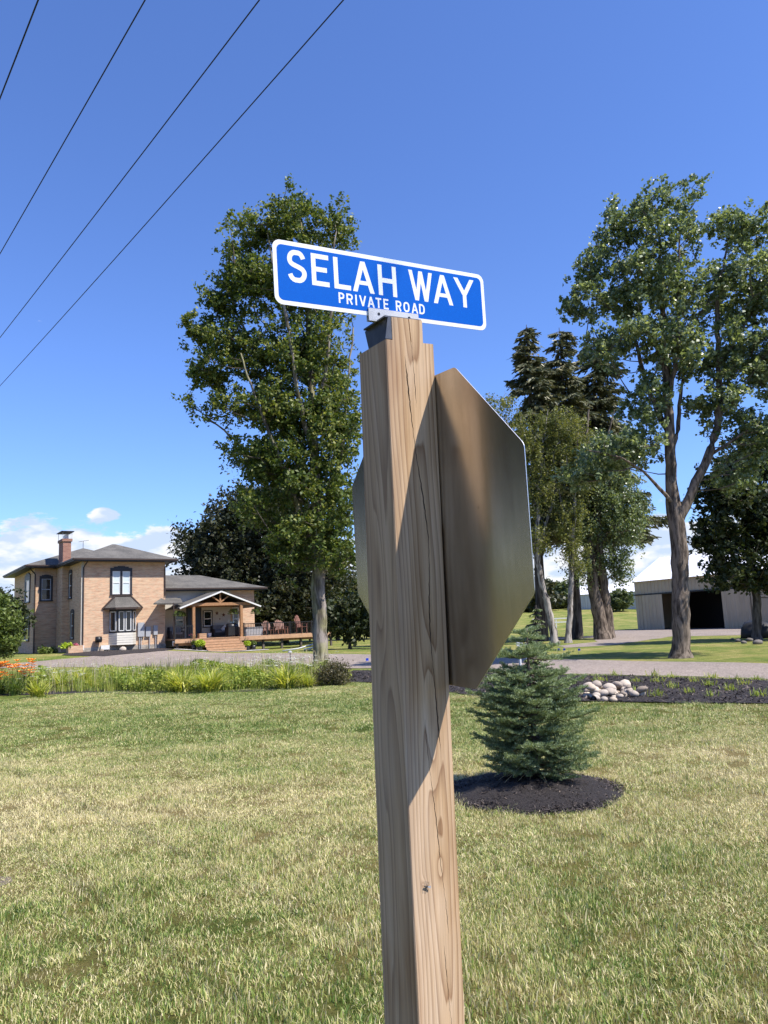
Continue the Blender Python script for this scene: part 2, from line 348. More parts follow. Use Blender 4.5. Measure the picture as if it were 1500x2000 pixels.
def blue():
    m, t, b = new_mat('blue_film'); vo = N(t, 'ShaderNodeTexVoronoi'); vo.inputs['Scale'].default_value = 420; L(t, coords(t), vo.inputs['Vector'])
    L(t, ramp(t, vo.outputs['Distance'], [(0, (.0, .088, .44)), (1, (.0, .118, .55))]), b.inputs['Base Color']); b.inputs['Specular IOR Level'].default_value = .08; b.inputs['Roughness'].default_value = .6; return m
M['blue'] = blue()
M['red'] = plain('red_film', (.55, .01, .015), .35, 0, .05)
def brick(name, c1, c2, mortar, scale=1.0):
    m, t, b = new_mat(name); o = N(t, 'ShaderNodeTexCoord'); s_ = N(t, 'ShaderNodeSeparateXYZ'); L(t, o.outputs['Object'], s_.inputs[0])
    c_ = N(t, 'ShaderNodeCombineXYZ'); L(t, math_node(t, 'ADD', s_.outputs[0], s_.outputs[1]), c_.inputs[0]); L(t, s_.outputs[2], c_.inputs[1])
    k = N(t, 'ShaderNodeTexBrick'); k.inputs['Scale'].default_value = 1; k.inputs['Brick Width'].default_value = .21 * scale; k.inputs['Row Height'].default_value = .072 * scale
    k.inputs['Mortar Size'].default_value = .007; k.inputs['Color1'].default_value = (*c1, 1); k.inputs['Color2'].default_value = (*c2, 1); k.inputs['Mortar'].default_value = (*mortar, 1)
    k.inputs['Bias'].default_value = -.1; L(t, c_.outputs[0], k.inputs['Vector'])
    v = N(t, 'ShaderNodeMapping'); v.inputs['Scale'].default_value = (1.1, 5.5, 1); L(t, c_.outputs[0], v.inputs[0])
    n = noise(t, v.outputs[0], 1.3, 6, .75)
    c = mixc(t, .8, k.outputs[0], ramp(t, n, [(.3, (.58, .42, .33)), (.5, (1, .98, .94)), (.7, (1.35, 1.25, 1.08))]), 'MULTIPLY')
    L(t, c, b.inputs['Base Color']); b.inputs['Roughness'].default_value = .9; bump(t, b, k.outputs['Fac'], -.4, .01); return m
M['brick'] = brick('buff_brick', (.55, .39, .26), (.56, .32, .20), (.50, .43, .33))
M['redbrick'] = brick('red_brick', (.30, .135, .09), (.24, .095, .065), (.33, .28, .24))
def shingle():
    m, t, b = new_mat('shingles'); v = coords(t, 'Object', (1, 1, 1))
    n = noise(t, v, 14, 5, .7); s_ = N(t, 'ShaderNodeSeparateXYZ'); L(t, v, s_.inputs[0])
    row = math_node(t, 'FRACT', math_node(t, 'MULTIPLY', s_.outputs[2], 1 / .052))
    n_b = noise(t, v, 1.1, 4, .6); c = ramp(t, n, [(.3, (.07, .068, .064)), (.7, (.17, .16, .148))]); c = mixc(t, .7, c, ramp(t, n_b, [(.35, (.68, .68, .66)), (.65, (1.3, 1.28, 1.2))]), 'MULTIPLY')
    c = mixc(t, .6, c, ramp(t, row, [(0, (.35, .35, .35)), (.25, (1.1, 1.1, 1.1))]), 'MULTIPLY')
    L(t, c, b.inputs['Base Color']); b.inputs['Roughness'].default_value = .95; b.inputs['Specular IOR Level'].default_value = .2; bump(t, b, n, .6, .02); return m
M['shingle'] = shingle()
M['trim'] = plain('dark_trim', (.018, .018, .022), .5, var=.1)
M['bronze'] = plain('brown_downpipe', (.045, .028, .02), .5, var=.15)
M['white'] = plain('white_vinyl', (.66, .66, .64), .5, var=.05)
M['offwhite'] = plain('cream_siding', (.58, .55, .48), .6, var=.06)
M['beige'] = plain('beige_wall', (.50, .47, .41), .8, var=.08)
M['stone_base'] = plain('stone_foundation', (.30, .27, .23), .9, var=.4, scale=5, bmp=.6)
M['blind'] = plain('window_blind', (.52, .60, .62), .7, var=.05)
def glassm():
    m, t, b = new_mat('window_glass'); b.inputs['Base Color'].default_value = (.012, .015, .018, 1); b.inputs['Roughness'].default_value = .04
    b.inputs['Specular IOR Level'].default_value = .6; bump(t, b, noise(t, coords(t), 1.5, 2), .05, .05); return m
M['glass'] = glassm()
M['cedar'] = plain('cedar', (.30, .155, .07), .65, var=.25, scale=9)
M['deckboard'] = plain('deck_boards', (.43, .26, .15), .7, var=.16, scale=5)
M['brownwood'] = plain('brown_chair', (.19, .085, .055), .6, var=.2)
M['black'] = plain('black_metal', (.015, .015, .017), .4, var=.1)
M['greybox'] = plain('grey_enamel', (.34, .35, .37), .5, var=.06)
M['concrete'] = plain('concrete', (.46, .44, .41), .9, var=.12, scale=3)
M['wicker'] = plain('dark_wicker', (.03, .028, .028), .8, var=.3, scale=30)
M['cushion'] = plain('grey_cushion', (.16, .17, .19), .9, var=.15)
M['rust'] = plain('rust_star', (.14, .05, .03), .7, var=.2)
M['tarp'] = plain('black_tarp', (.014, .014, .015), .6, var=.3)
M['wire'] = plain('wire', (.02, .02, .022), .6, var=.1)
def ribbed(name, c):
    m, t, b = new_mat(name); v = coords(t)
    L(t, ramp(t, noise(t, coords(t, 'Object', (1, 1, .25)), 2.5, 4), [(.3, tuple(x * .88 for x in c)), (.7, tuple(x * 1.08 for x in c))]), b.inputs['Base Color'])
    b.inputs['Roughness'].default_value = .5; return m
M['tan_metal'] = ribbed('tan_steel', (.46, .38, .27)); M['white_metal'] = ribbed('white_steel', (.84, .84, .85)); M['grey_metal'] = ribbed('grey_steel', (.50, .50, .50))
M['stone'] = plain('river_stone', (.44, .385, .32), .8, var=.25, scale=9, bmp=.3)
_t = M['stone'].node_tree; _b = _t.nodes['Principled BSDF']; _src = _b.inputs['Base Color'].links[0].from_socket; _oi = N(_t, 'ShaderNodeObjectInfo')
L(_t, mixc(_t, 1.0, _src, ramp(_t, _oi.outputs['Random'], [(0, (.55, .50, .46)), (.4, (.95, .92, .9)), (.8, (1.25, 1.2, 1.12)), (1, (.85, .72, .62))]), 'MULTIPLY'), _b.inputs['Base Color'])
M['boulder'] = plain('boulder', (.16, .14, .12), .85, var=.3, scale=4, bmp=.4)
M['straw'] = plain('dry_stem', (.42, .36, .22), .8, var=.25)
M['orange'] = plain('orange_petal', (.88, .34, .05), .5, var=.2, scale=20)
M['whiteflower'] = plain('white_petal', (.75, .77, .66), .6, var=.1)
M['pink'] = plain('pink_petal', (.60, .18, .25), .6, var=.3)
M['blueflag'] = plain('blue_flag', (.02, .08, .65), .5, var=.1)
# foliage
M['maple'] = leaf_mat('maple_leaf', (.026, .054, .012), (.105, .150, .030), (.33, .34, .11), scale=.45)
M['poplar'] = leaf_mat('poplar_leaf', (.045, .075, .030), (.15, .20, .085), (.46, .52, .32), rough=.38, spec=.6, scale=.6)
M['birch'] = leaf_mat('birch_leaf', (.050, .070, .020), (.16, .18, .05), (.32, .31, .11), scale=.6)
M['darkleaf'] = leaf_mat('dark_leaf', (.010, .020, .008), (.035, .052, .018), (.10, .105, .05), trans=.2, scale=.4)
M['walnut'] = leaf_mat('walnut_leaf', (.013, .021, .010), (.045, .055, .024), (.13, .12, .07), trans=.2, scale=.35)
M['needle_dark'] = leaf_mat('spruce_needle', (.030, .044, .022), (.115, .125, .060), (.24, .21, .11), trans=.1, scale=.7)
M['needle_blue'] = leaf_mat('fir_needle', (.055, .088, .034), (.20, .265, .12), (.52, .60, .38), trans=.2, scale=5, rough=.45)
M['farleaf'] = leaf_mat('far_leaf', (.035, .055, .022), (.10, .13, .05), (.17, .19, .09), scale=.3)
M['bush'] = leaf_mat('bush_leaf', (.040, .070, .014), (.125, .175, .040), (.25, .30, .10), scale=1.2)
M['lime'] = leaf_mat('lime_leaf', (.20, .30, .02), (.42, .52, .05), scale=3)
M['strap'] = leaf_mat('strap_leaf', (.12, .19, .02), (.40, .44, .08), (.70, .64, .20), trans=.35, scale=1.4)
M['lilygreen'] = leaf_mat('lily_leaf', (.05, .10, .02), (.14, .20, .05), scale=1.4)
M['weed'] = leaf_mat('weed_leaf', (.08, .14, .02), (.27, .34, .06), (.50, .47, .13), scale=.8)
M['shrubleaf'] = leaf_mat('shrub_leaf', (.035, .045, .020), (.11, .10, .05), (.18, .15, .09), scale=3)
M['bark'] = bark_mat('grey_bark', (.09, .075, .062), (.30, .26, .225), 7, (1.15, 1.25, .70))
M['bark_r'] = bark_mat('brown_bark', (.05, .038, .029), (.22, .175, .135), 9)
M['bark_pale'] = bark_mat('pale_bark', (.06, .05, .045), (.42, .38, .34), 7)
M['bark_dark'] = bark_mat('dark_bark', (.04, .032, .027), (.13, .11, .095), 7)
M['twig'] = plain('twig', (.11, .085, .065), .9, var=.25)

# ------------------------------------------------------------------ ground
def sheet(name, poly, mat, lift, label_kind='structure', step=.7, edge_soft=0):
    """a flat region draped on the terrain: polygon filled by a clipped grid"""
    import bmesh
    bm = bmesh.new(); vs = [bm.verts.new((p[0], p[1], 0)) for p in poly]; bm.faces.new(vs)
    xs = [p[0] for p in poly]; ys = [p[1] for p in poly]
    for a, b_, ax in ((min(xs), max(xs), 0), (min(ys), max(ys), 1)):
        t = math.floor(a / step) * step + step
        while t < b_:
            no = (1, 0, 0) if ax == 0 else (0, 1, 0); co = (t, 0, 0) if ax == 0 else (0, t, 0)
            bmesh.ops.bisect_plane(bm, geom=bm.verts[:] + bm.edges[:] + bm.faces[:], plane_co=co, plane_no=no); t += step
    bmesh.ops.triangulate(bm, faces=bm.faces[:])
    for v in bm.verts: v.co.z = float(ground(v.co.x, v.co.y)) + lift
    bmesh.ops.recalc_face_normals(bm, faces=bm.faces[:])
    me = bpy.data.meshes.new(name); bm.to_mesh(me); bm.free(); me.materials.append(mat)
    if me.polygons[0].normal.z < 0: me.flip_normals()
    o = link(name, me); o['kind'] = label_kind; return o
def make_terrain():
    xs = np.unique(np.concatenate([np.linspace(-1200, -80, 15), np.linspace(-80, 80, 161), np.linspace(80, 1200, 15)]))
    ys = np.unique(np.concatenate([np.linspace(-400, -20, 8), np.linspace(-20, 180, 201), np.linspace(180, 2200, 25)]))
    X, Y = np.meshgrid(xs, ys); Z = ground(X, Y); v = np.stack([X.ravel(), Y.ravel(), Z.ravel()], 1)
    nx = len(xs); i = np.arange(nx - 1); j = np.arange(len(ys) - 1); I, J = np.meshgrid(i, j); a = (J * nx + I).ravel()
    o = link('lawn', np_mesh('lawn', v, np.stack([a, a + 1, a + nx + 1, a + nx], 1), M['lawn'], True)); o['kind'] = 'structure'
make_terrain()
def wobble(poly, amp, step=.6, seed=1):
    r = random.Random(seed); out = []
    n = len(poly)
    for i in range(n):
        a = Vector(poly[i]).to_2d() if len(poly[i]) > 2 else Vector(poly[i]); b = Vector(poly[(i + 1) % n][:2]); k = max(1, int((b - a).length / step))
        for q in range(k):
            p = a.lerp(b, q / k); out.append((p.x + r.uniform(-amp, amp), p.y + r.uniform(-amp, amp)))
    return out
def ground_poly(pts): return [tuple(on_ground(*p)[:2]) for p in pts]
ROAD = [(16, 9.5), (12.4, 13.8), (8.4, 17.7), (4.83, 21.9), (1.7, 25.6), (-1.2, 29.0), (-3.4, 31.8), (-7.2, 35.0), (-11.4, 38.2), (-16.4, 41.2), (-21, 44.5), (-34, 48), (-34, 51), (-24, 48.0), (-19.8, 50.4), (-17.5, 53.2), (-14.8, 54.6), (-11.8, 55.6), (-7.5, 51), (-4, 46), (-1.6, 42.5), (2.2, 37.5), (6.4, 29.0), (10.7, 22.6), (15, 18.6), (20, 14.5)]
sheet('gravel_driveway', wobble(ROAD, .09, .7, 3), M['gravel'], .012)
APRON = [(11, 58), (17.6, 62), (21.6, 75.5), (24.4, 75.6), (30, 61), (40, 40), (24, 42), (18.4, 50.5), (15.2, 46), (11.5, 40.5), (8.8, 40), (9.2, 42.5), (12.2, 46.5), (14, 54), (10.5, 56)]
sheet('gravel_yard', wobble(APRON, .15, 1.2, 4), M['gravel'], .008, step=1.5)
BED_R = [(12.6, 11.0), (9.0, 12.3), (6.26, 13.25), (4.6, 14.0), (3.2, 14.8), (2.3, 15.8), (1.2, 18.0), (.2, 21.0), (-1.2, 22.2), (-1.45, 24.5), (-1.3, 27.6), (.2, 26.6), (1.6, 25.0), (4.6, 21.6), (8.1, 17.5), (12, 13.6), (15.4, 9.6)]
sheet('mulch_bed', wobble(BED_R, .07, .5, 5), M['mulch'], .02)
sheet('flower_bed_soil', wobble([(-1.6, 21.1), (-2.6, 20.7), (-4.9, 20.6), (-7, 21.2), (-8.6, 22.3), (-11.2, 22.7), (-15, 24.5), (-15, 31), (-9, 31.5), (-4, 29.5), (-1.8, 26.6)], .12, .7, 6), M['mulch'], .004)
sheet('bare_soil', wobble([(-2.78 + .22 * math.cos(a * .6283), 5.38 + .20 * math.sin(a * .6283)) for a in range(10)], .05, .1, 8), M['soil'], .006, step=.3)
HB = R(34); E1 = Vector((math.cos(HB), math.sin(HB), 0)); E2 = Vector((-math.sin(HB), math.cos(HB), 0)); HP = Vector((-21.83, 55, 0))
def hw(a, b, z=0): p = HP + E1 * a + E2 * b; return Vector((p.x, p.y, z))
sheet('house_mulch_bed', wobble([tuple(hw(*q)[:2]) for q in ((-.9, -.05), (-1.6, -2.0), (.2, -5.8), (2.6, -5.9), (4.6, -4.4), (6.0, -2.2), (6.1, -.02))], .06, .6, 7), M['mulch'], .03)
sheet('concrete_path', [tuple(hw(*q)[:2]) for q in ((6.15, -1.55), (6.0, -2.4), (7.6, -3.6), (12.8, -3.7), (13.2, -2.7), (11.4, -1.75))], M['concrete'], .035)
MUL_C = (1.27, 7.45)
def mulch_ring():
    n = 40; rr = random.Random(3); ring = [(MUL_C[0] + .08, MUL_C[1], .13)]; fs = []
    for k, (f, h) in enumerate(((.35, .115), (.65, .085), (.88, .045), (1.0, .008))):
        for i in range(n):
            a = 2 * math.pi * i / n; q = 1 + rr.uniform(-.04, .04)
            ring.append((MUL_C[0] + math.cos(a) * .78 * f * q, MUL_C[1] + math.sin(a) * .86 * f * q, h + rr.uniform(-.008, .008)))
    for i in range(n): fs.append((0, 1 + i, 1 + (i + 1) % n))
    for k in range(3):
        for i in range(n): fs.append((1 + k * n + i, 1 + (k + 1) * n + i, 1 + (k + 1) * n + (i + 1) % n, 1 + k * n + (i + 1) % n))
    o = link('mulch_mound', np_mesh('mulch_mound', ring, fs, M['mulch'], True)); o['kind'] = 'structure'
mulch_ring()
def chips(name, pts, size, seed):
    """small splinters of bark lying about"""
    r = np.random.default_rng(seed); n = len(pts); P = np.array(pts, float)
    a = r.uniform(0, 2 * np.pi, n); t = r.normal(0, .35, n); ln = size * r.uniform(.5, 1.6, n); wd = size * .22 * r.uniform(.6, 1.5, n)
    d = np.stack([np.cos(a) * np.cos(t), np.sin(a) * np.cos(t), np.sin(t)], 1) * ln[:, None]
    s_ = np.stack([-np.sin(a), np.cos(a), r.normal(0, .3, n)], 1) * wd[:, None]
    v = np.stack([P - d - s_ * .6, P + d * .9 - s_, P + d + s_ * .7, P - d * .8 + s_], 1).reshape(-1, 3)
    o = link(name, np_mesh(name, v, np.arange(4 * n).reshape(n, 4), M['chip'])); return o
pts = []
for _ in range(11000):
    a = random.uniform(0, 2 * math.pi); q = math.sqrt(random.random()) * 1.04 + (abs(random.gauss(0, .06)) if random.random() < .15 else 0)
    pts.append((MUL_C[0] + math.cos(a) * .78 * q * (1 + .05 * math.sin(a * 5 + 1)), MUL_C[1] + math.sin(a) * .86 * q, .012 + .115 * max(0, 1 - q ** 1.6) + random.uniform(0, .012)))
tag(chips('mulch_chips', pts, .017, 1), 'dark bark chips heaped under the young fir', 'mulch', kind='stuff')
def in_poly(x, y, poly):
    x = np.asarray(x); y = np.asarray(y); r = np.zeros(x.shape, bool); n = len(poly)
    for i in range(n):
        x1, y1 = poly[i][:2]; x2, y2 = poly[(i + 1) % n][:2]
        c = ((y1 > y) != (y2 > y)) & (x < (x2 - x1) * (y - y1) / (y2 - y1 + 1e-12) + x1); r ^= c
    return r
q = np.stack([rng.uniform(-1.5, 13, 45000), rng.uniform(11, 27.6, 45000)], 1); q = q[in_poly(q[:, 0], q[:, 1], BED_R)][:16000]
tag(chips('bed_chips', np.column_stack([q, ground(q[:, 0], q[:, 1]) + .035]), .04, 2), 'black bark chips covering the bed beside the gravel road', 'mulch', kind='stuff')

# ------------------------------------------------------------------ grass blades (instanced tufts)
def tuft(seed, n, hmin, hmax, wd, rad):
    r = np.random.default_rng(seed); a = r.uniform(0, 2 * np.pi, n); q = np.sqrt(r.random(n)) * rad
    B = np.stack([np.cos(a) * q, np.sin(a) * q, np.zeros(n) - .004], 1); h = r.uniform(hmin, hmax, n)
    la = r.uniform(0, 2 * np.pi, n); le = r.uniform(.1, .75, n) * h
    Ld = np.stack([np.cos(la) * le, np.sin(la) * le, np.zeros(n)], 1); up = np.array([0, 0, 1.])
    mid = B + Ld * .3 + up * (h * .58)[:, None]; tip = B + Ld + up * (h * (1 - .25 * (le / h)))[:, None]
    sa = r.uniform(0, 2 * np.pi, n); S_ = np.stack([np.cos(sa), np.sin(sa), np.zeros(n)], 1) * (wd * r.uniform(.6, 1.3, n))[:, None]
    v = np.stack([B - S_, B + S_, mid + S_ * .8, mid - S_ * .8, tip + S_ * .15, tip - S_ * .15], 1).reshape(-1, 3)
    i = np.arange(n) * 6; f = np.concatenate([np.stack([i, i + 1, i + 2, i + 3], 1), np.stack([i + 3, i + 2, i + 4, i + 5], 1)])
    return np_mesh('grass_tuft', v, f, M['blade'])
gc = bpy.data.collections.new('grass_tufts')
for k in range(5):
    gc.objects.link(bpy.data.objects.new('grass_tuft', tuft(40 + k, 80, .012, (.036, .044, .040, .058, .032)[k], (.0017, .0021, .0018, .0027, .0019)[k], .10)))
def grass():
    P = []
    for r0, r1, dens, sc_ in ((1.2, 4.5, 200, 1.0), (4.5, 7.5, 170, 1.05), (7.5, 12, 110, 1.25), (12, 24, 42, 1.7)):
        th = R(41); area = th * (r1 * r1 - r0 * r0); n = int(area * dens)
        rr = np.sqrt(rng.uniform(r0 * r0, r1 * r1, n)); a = rng.uniform(-th, th, n)
        P.append(np.stack([rr * np.sin(a), rr * np.cos(a), np.full(n, sc_) * rng.uniform(.7, 1.25, n)], 1))
    P = np.concatenate(P)
    inm = ((P[:, 0] - MUL_C[0]) / .755) ** 2 + ((P[:, 1] - MUL_C[1]) / .84) ** 2 < 1
    bad = inm | in_poly(P[:, 0], P[:, 1], BED_R) | in_poly(P[:, 0], P[:, 1], ROAD)
    bad |= ((P[:, 0] + 2.80) / .17) ** 2 + ((P[:, 1] - 5.40) / .15) ** 2 < 1
    P = P[~bad]
    thin = np.sin(P[:, 0] * 3.7 + 2 * np.sin(P[:, 1] * 2.1)) * np.sin(P[:, 1] * 4.3 + P[:, 0]) + rng.normal(0, .5, len(P)); P = P[(thin > -1.05)]
    # thin, short turf on the dry ground; taller clumps here and there
    cl = np.sin(P[:, 0] * 2.3 + 1) * np.sin(P[:, 1] * 1.9) + np.sin(P[:, 0] * 5.1 + P[:, 1] * 3.3) * .6
    s = P[:, 2]; hgt = (1 + .34 * cl) * (.88 + .22 * (1 - ss(3.5, 7.0, np.hypot(P[:, 0], P[:, 1])))) * np.clip(P[:, 2] ** .35, .8, 1.25) * rng.uniform(.75, 1.2, len(P))
    me = bpy.data.meshes.new('lawn_grass'); me.vertices.add(len(P))
    co = np.column_stack([P[:, 0], P[:, 1], ground(P[:, 0], P[:, 1])]).astype(np.float32); me.vertices.foreach_set('co', co.ravel())
    at_ = me.attributes.new('size', 'FLOAT', 'POINT'); at_.data.foreach_set('value', s.astype(np.float32))
    ah = me.attributes.new('height', 'FLOAT', 'POINT'); ah.data.foreach_set('value', hgt.astype(np.float32))
    ar = me.attributes.new('turn', 'FLOAT', 'POINT'); ar.data.foreach_set('value', rng.uniform(0, 6.28, len(P)).astype(np.float32))
    me.update(); o = link('lawn_grass', me); tag(o, 'short sunlit blades of the patchy green and straw lawn', 'grass', kind='stuff')
    ng = bpy.data.node_groups.new('scatter_grass', 'GeometryNodeTree')
    ng.interface.new_socket('Geometry', in_out='INPUT', socket_type='NodeSocketGeometry'); ng.interface.new_socket('Geometry', in_out='OUTPUT', socket_type='NodeSocketGeometry')
    gi = ng.nodes.new('NodeGroupInput'); go = ng.nodes.new('NodeGroupOutput'); ip = ng.nodes.new('GeometryNodeInstanceOnPoints')
    ci = ng.nodes.new('GeometryNodeCollectionInfo'); ci.inputs[0].default_value = gc; ci.inputs['Separate Children'].default_value = True; ci.inputs['Reset Children'].default_value = True
    na = ng.nodes.new('GeometryNodeInputNamedAttribute'); na.data_type = 'FLOAT'; na.inputs[0].default_value = 'size'
    nb = ng.nodes.new('GeometryNodeInputNamedAttribute'); nb.data_type = 'FLOAT'; nb.inputs[0].default_value = 'turn'
    cx_ = ng.nodes.new('ShaderNodeCombineXYZ'); ng.links.new(nb.outputs[0], cx_.inputs[2])
    nc_ = ng.nodes.new('GeometryNodeInputNamedAttribute'); nc_.data_type = 'FLOAT'; nc_.inputs[0].default_value = 'height'
    sz_ = ng.nodes.new('ShaderNodeCombineXYZ'); ng.links.new(na.outputs[0], sz_.inputs[0]); ng.links.new(na.outputs[0], sz_.inputs[1]); ng.links.new(nc_.outputs[0], sz_.inputs[2])
    ng.links.new(gi.outputs[0], ip.inputs['Points']); ng.links.new(ci.outputs[0], ip.inputs['Instance']); ip.inputs['Pick Instance'].default_value = True
    ng.links.new(cx_.outputs[0], ip.inputs['Rotation']); ng.links.new(sz_.outputs[0], ip.inputs['Scale']); ng.links.new(ip.outputs[0], go.inputs[0])
    md = o.modifiers.new('scatter', 'NODES'); md.node_group = ng
grass()

# ------------------------------------------------------------------ wooden post with its two signs
CZ = np.array([0, 0, 1.6])
PZ = np.array([-.0161, -.0717, 1.]); PZ /= np.linalg.norm(PZ)
def hd(a):
    d = np.array([math.cos(a), math.sin(a), 0]); d = d - (d @ PZ) * PZ; return d / np.linalg.norm(d)
PS = .1372
def post_frame(h):
    C_ = CZ + np.array([.0466, 1.9163, 0]) + PZ * h + np.array([.0179, -.0081, 0]) * h
    u = hd(.559 - .0725 * h); v = np.cross(PZ, u); return C_, u, v
def post_pt(u_, v_, h):
    C_, u, v = post_frame(h); return C_ + u * u_ + v * v_
BASE = post_pt(0, 0, -1.6)
post = thing('wooden_post', 'tall square treated pine post with a long drying crack and notched top', 'post', (BASE[0], BASE[1], 0))
PL = np.array([BASE[0], BASE[1], 0])
cracks = {0: [[(-9, -218), (-9, -254), (-2, -346), (4, -403), (10, -465), (16, -556), (26, -652), (31, -736)], [(15, -745), (16, -754), (19, -825), (25, -908), (29, -960), (30, -1100), (33, -1300)]],
          1: [[(-17, 655), (-11, 562), (-6, 492), (-1, 442), (0, 422), (16, 305), (26, 209), (25, 131), (19, 40), (18, -37), (23, -121), (26, -191), (30, -265), (33, -309)]],
          2: [[(-1, 738), (4, 664), (7, 614), (9, 553), (9, 520)]]}
def post_mesh():
    H = np.concatenate([np.linspace(-1.75, .685, 330)])
    vs = []; fs = []; per = None
    s = PS / 2; ch = .0022
    r = random.Random(5); wanes = [0] * len(H)
    for i, h in enumerate(H):
        ring = [(-s, s), (-s, -s + ch), (-s + ch, -s)]
        gu = []
        for k in (0, 1, 2):
            uc, wd = (-.03, 0, .03)[k], 0.
            for seg in cracks[k]:
                hs = [q_[1] / 1000 for q_ in seg]; us = [q_[0] / 1000 for q_ in seg]
                if hs[-1] <= h <= hs[0]:
                    uc = float(np.interp(h, hs[::-1], us[::-1])) + .0006 * math.sin(h * 190) + .0004 * math.sin(h * 470)
                    e = min((hs[0] - h) / .05 if hs[0] < .7 else 1, (h - hs[-1]) / .05, 1)
                    wd = (.0030 if k == 1 else .0020) * max(0.05, e) * (.75 + .35 * math.sin(h * 23 + k) + .1 * math.sin(h * 160))
            gu.append([uc, max(wd, 0.)])
        # keep order
        for k in (1, 0):
            if gu[k][1] == 0: gu[k][0] = min(gu[k][0], gu[k + 1][0] - .006)
        for k in (1, 2):
            if gu[k][1] == 0: gu[k][0] = max(gu[k][0], gu[k - 1][0] + .006)
        for uc, wd in gu:
            d = .012 if wd > .0004 else 0
            ring += [(uc - wd / 2, -s), (uc, -s + d), (uc + wd / 2, -s)]
        ring += [(s - ch, -s), (s, -s + ch), (s, s)]
        per = len(ring)
        for (a, b_) in ring:
            # faint unevenness of a sawn, weathered face
            vs.append(post_pt(a, b_, h) - PL)
    for i in range(len(H) - 1):
        for k in range(per):
            a = i * per + k; b_ = i * per + (k + 1) % per; fs.append((a, b_, b_ + per, a + per))
    fs.append(tuple((len(H) - 1) * per + k for k in range(per)))
    me = np_mesh('post_shaft', vs, fs, [M['post'], M['end']])
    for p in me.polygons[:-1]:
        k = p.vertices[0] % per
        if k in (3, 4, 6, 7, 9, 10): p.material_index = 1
    link('post_shaft', me, post)
    # tenon: narrower top block, flush with the lit face
    H2 = np.linspace(.684, .742, 8); vs = []; fs = []
    ring0 = [(-s + .0195, s - .02), (-s + .0195, -s), None, (s - .031, -s), (s - .031, s - .02)]
    for h in H2:
        uc = -.001 + (.742 - h) * .07; wd = .0026
        for q_ in [(-s + .0195, s - .02), (-s + .0195, -s), (uc - wd / 2, -s), (uc, -s + .012), (uc + wd / 2, -s), (s - .031, -s), (s - .031, s - .02)]:
            vs.append(post_pt(q_[0], q_[1], h) - PL)
    for i in range(len(H2) - 1):
        for k in range(7): a = i * 7 + k; b_ = i * 7 + (k + 1) % 7; fs.append((a, b_, b_ + 7, a + 7))
    fs.append(tuple(7 * 7 + k for k in range(7)))
    link('post_tenon', np_mesh('post_tenon', vs, fs, M['post']), post)
post_mesh()

# street name sign
SG = CZ + np.array([.0323, 1.8229, .8293]); SU = hd(.5286); SN = np.cross(SU, PZ)   # SN points at the viewer
if SN @ (CZ - SG) < 0: SN = -SN
sign = thing('street_name_sign', 'blue street sign with white border reading SELAH WAY, PRIVATE ROAD', 'street sign', tuple(SG))
def sg(u, v, n=0): return (SU * u + PZ * v + SN * n)
def rrect(w_, h_, r, k=8):
    o = []
    for cx_, cy_, a0 in ((w_ / 2 - r, h_ / 2 - r, 0), (-w_ / 2 + r, h_ / 2 - r, 90), (-w_ / 2 + r, -h_ / 2 + r, 180), (w_ / 2 - r, -h_ / 2 + r, 270)):
        for i in range(k + 1): a = R(a0 + 90 * i / k); o.append((cx_ + r * math.cos(a), cy_ + r * math.sin(a)))
    return o
def plate(name, out, n0, n1, mat, parent, fn=sg):
    n = len(out); v = [fn(a, b_, n0) for a, b_ in out] + [fn(a, b_, n1) for a, b_ in out]
    f = [tuple(range(n, 2 * n)), tuple(range(n))[::-1]] + [(i, (i + 1) % n, n + (i + 1) % n, n + i) for i in range(n)]
    return link(name, np_mesh(name, v, f, mat), parent)
plate('sign_panel', rrect(.6090, .1540, .020), -.0012, .0008, M['white_film'], sign)
plate('blue_field', rrect(.5890, .1330, .013), .0008, .0011, M['blue'], sign)
plate('panel_back_field', rrect(.5890, .1330, .013), -.0015, -.0012, M['blue'], sign)
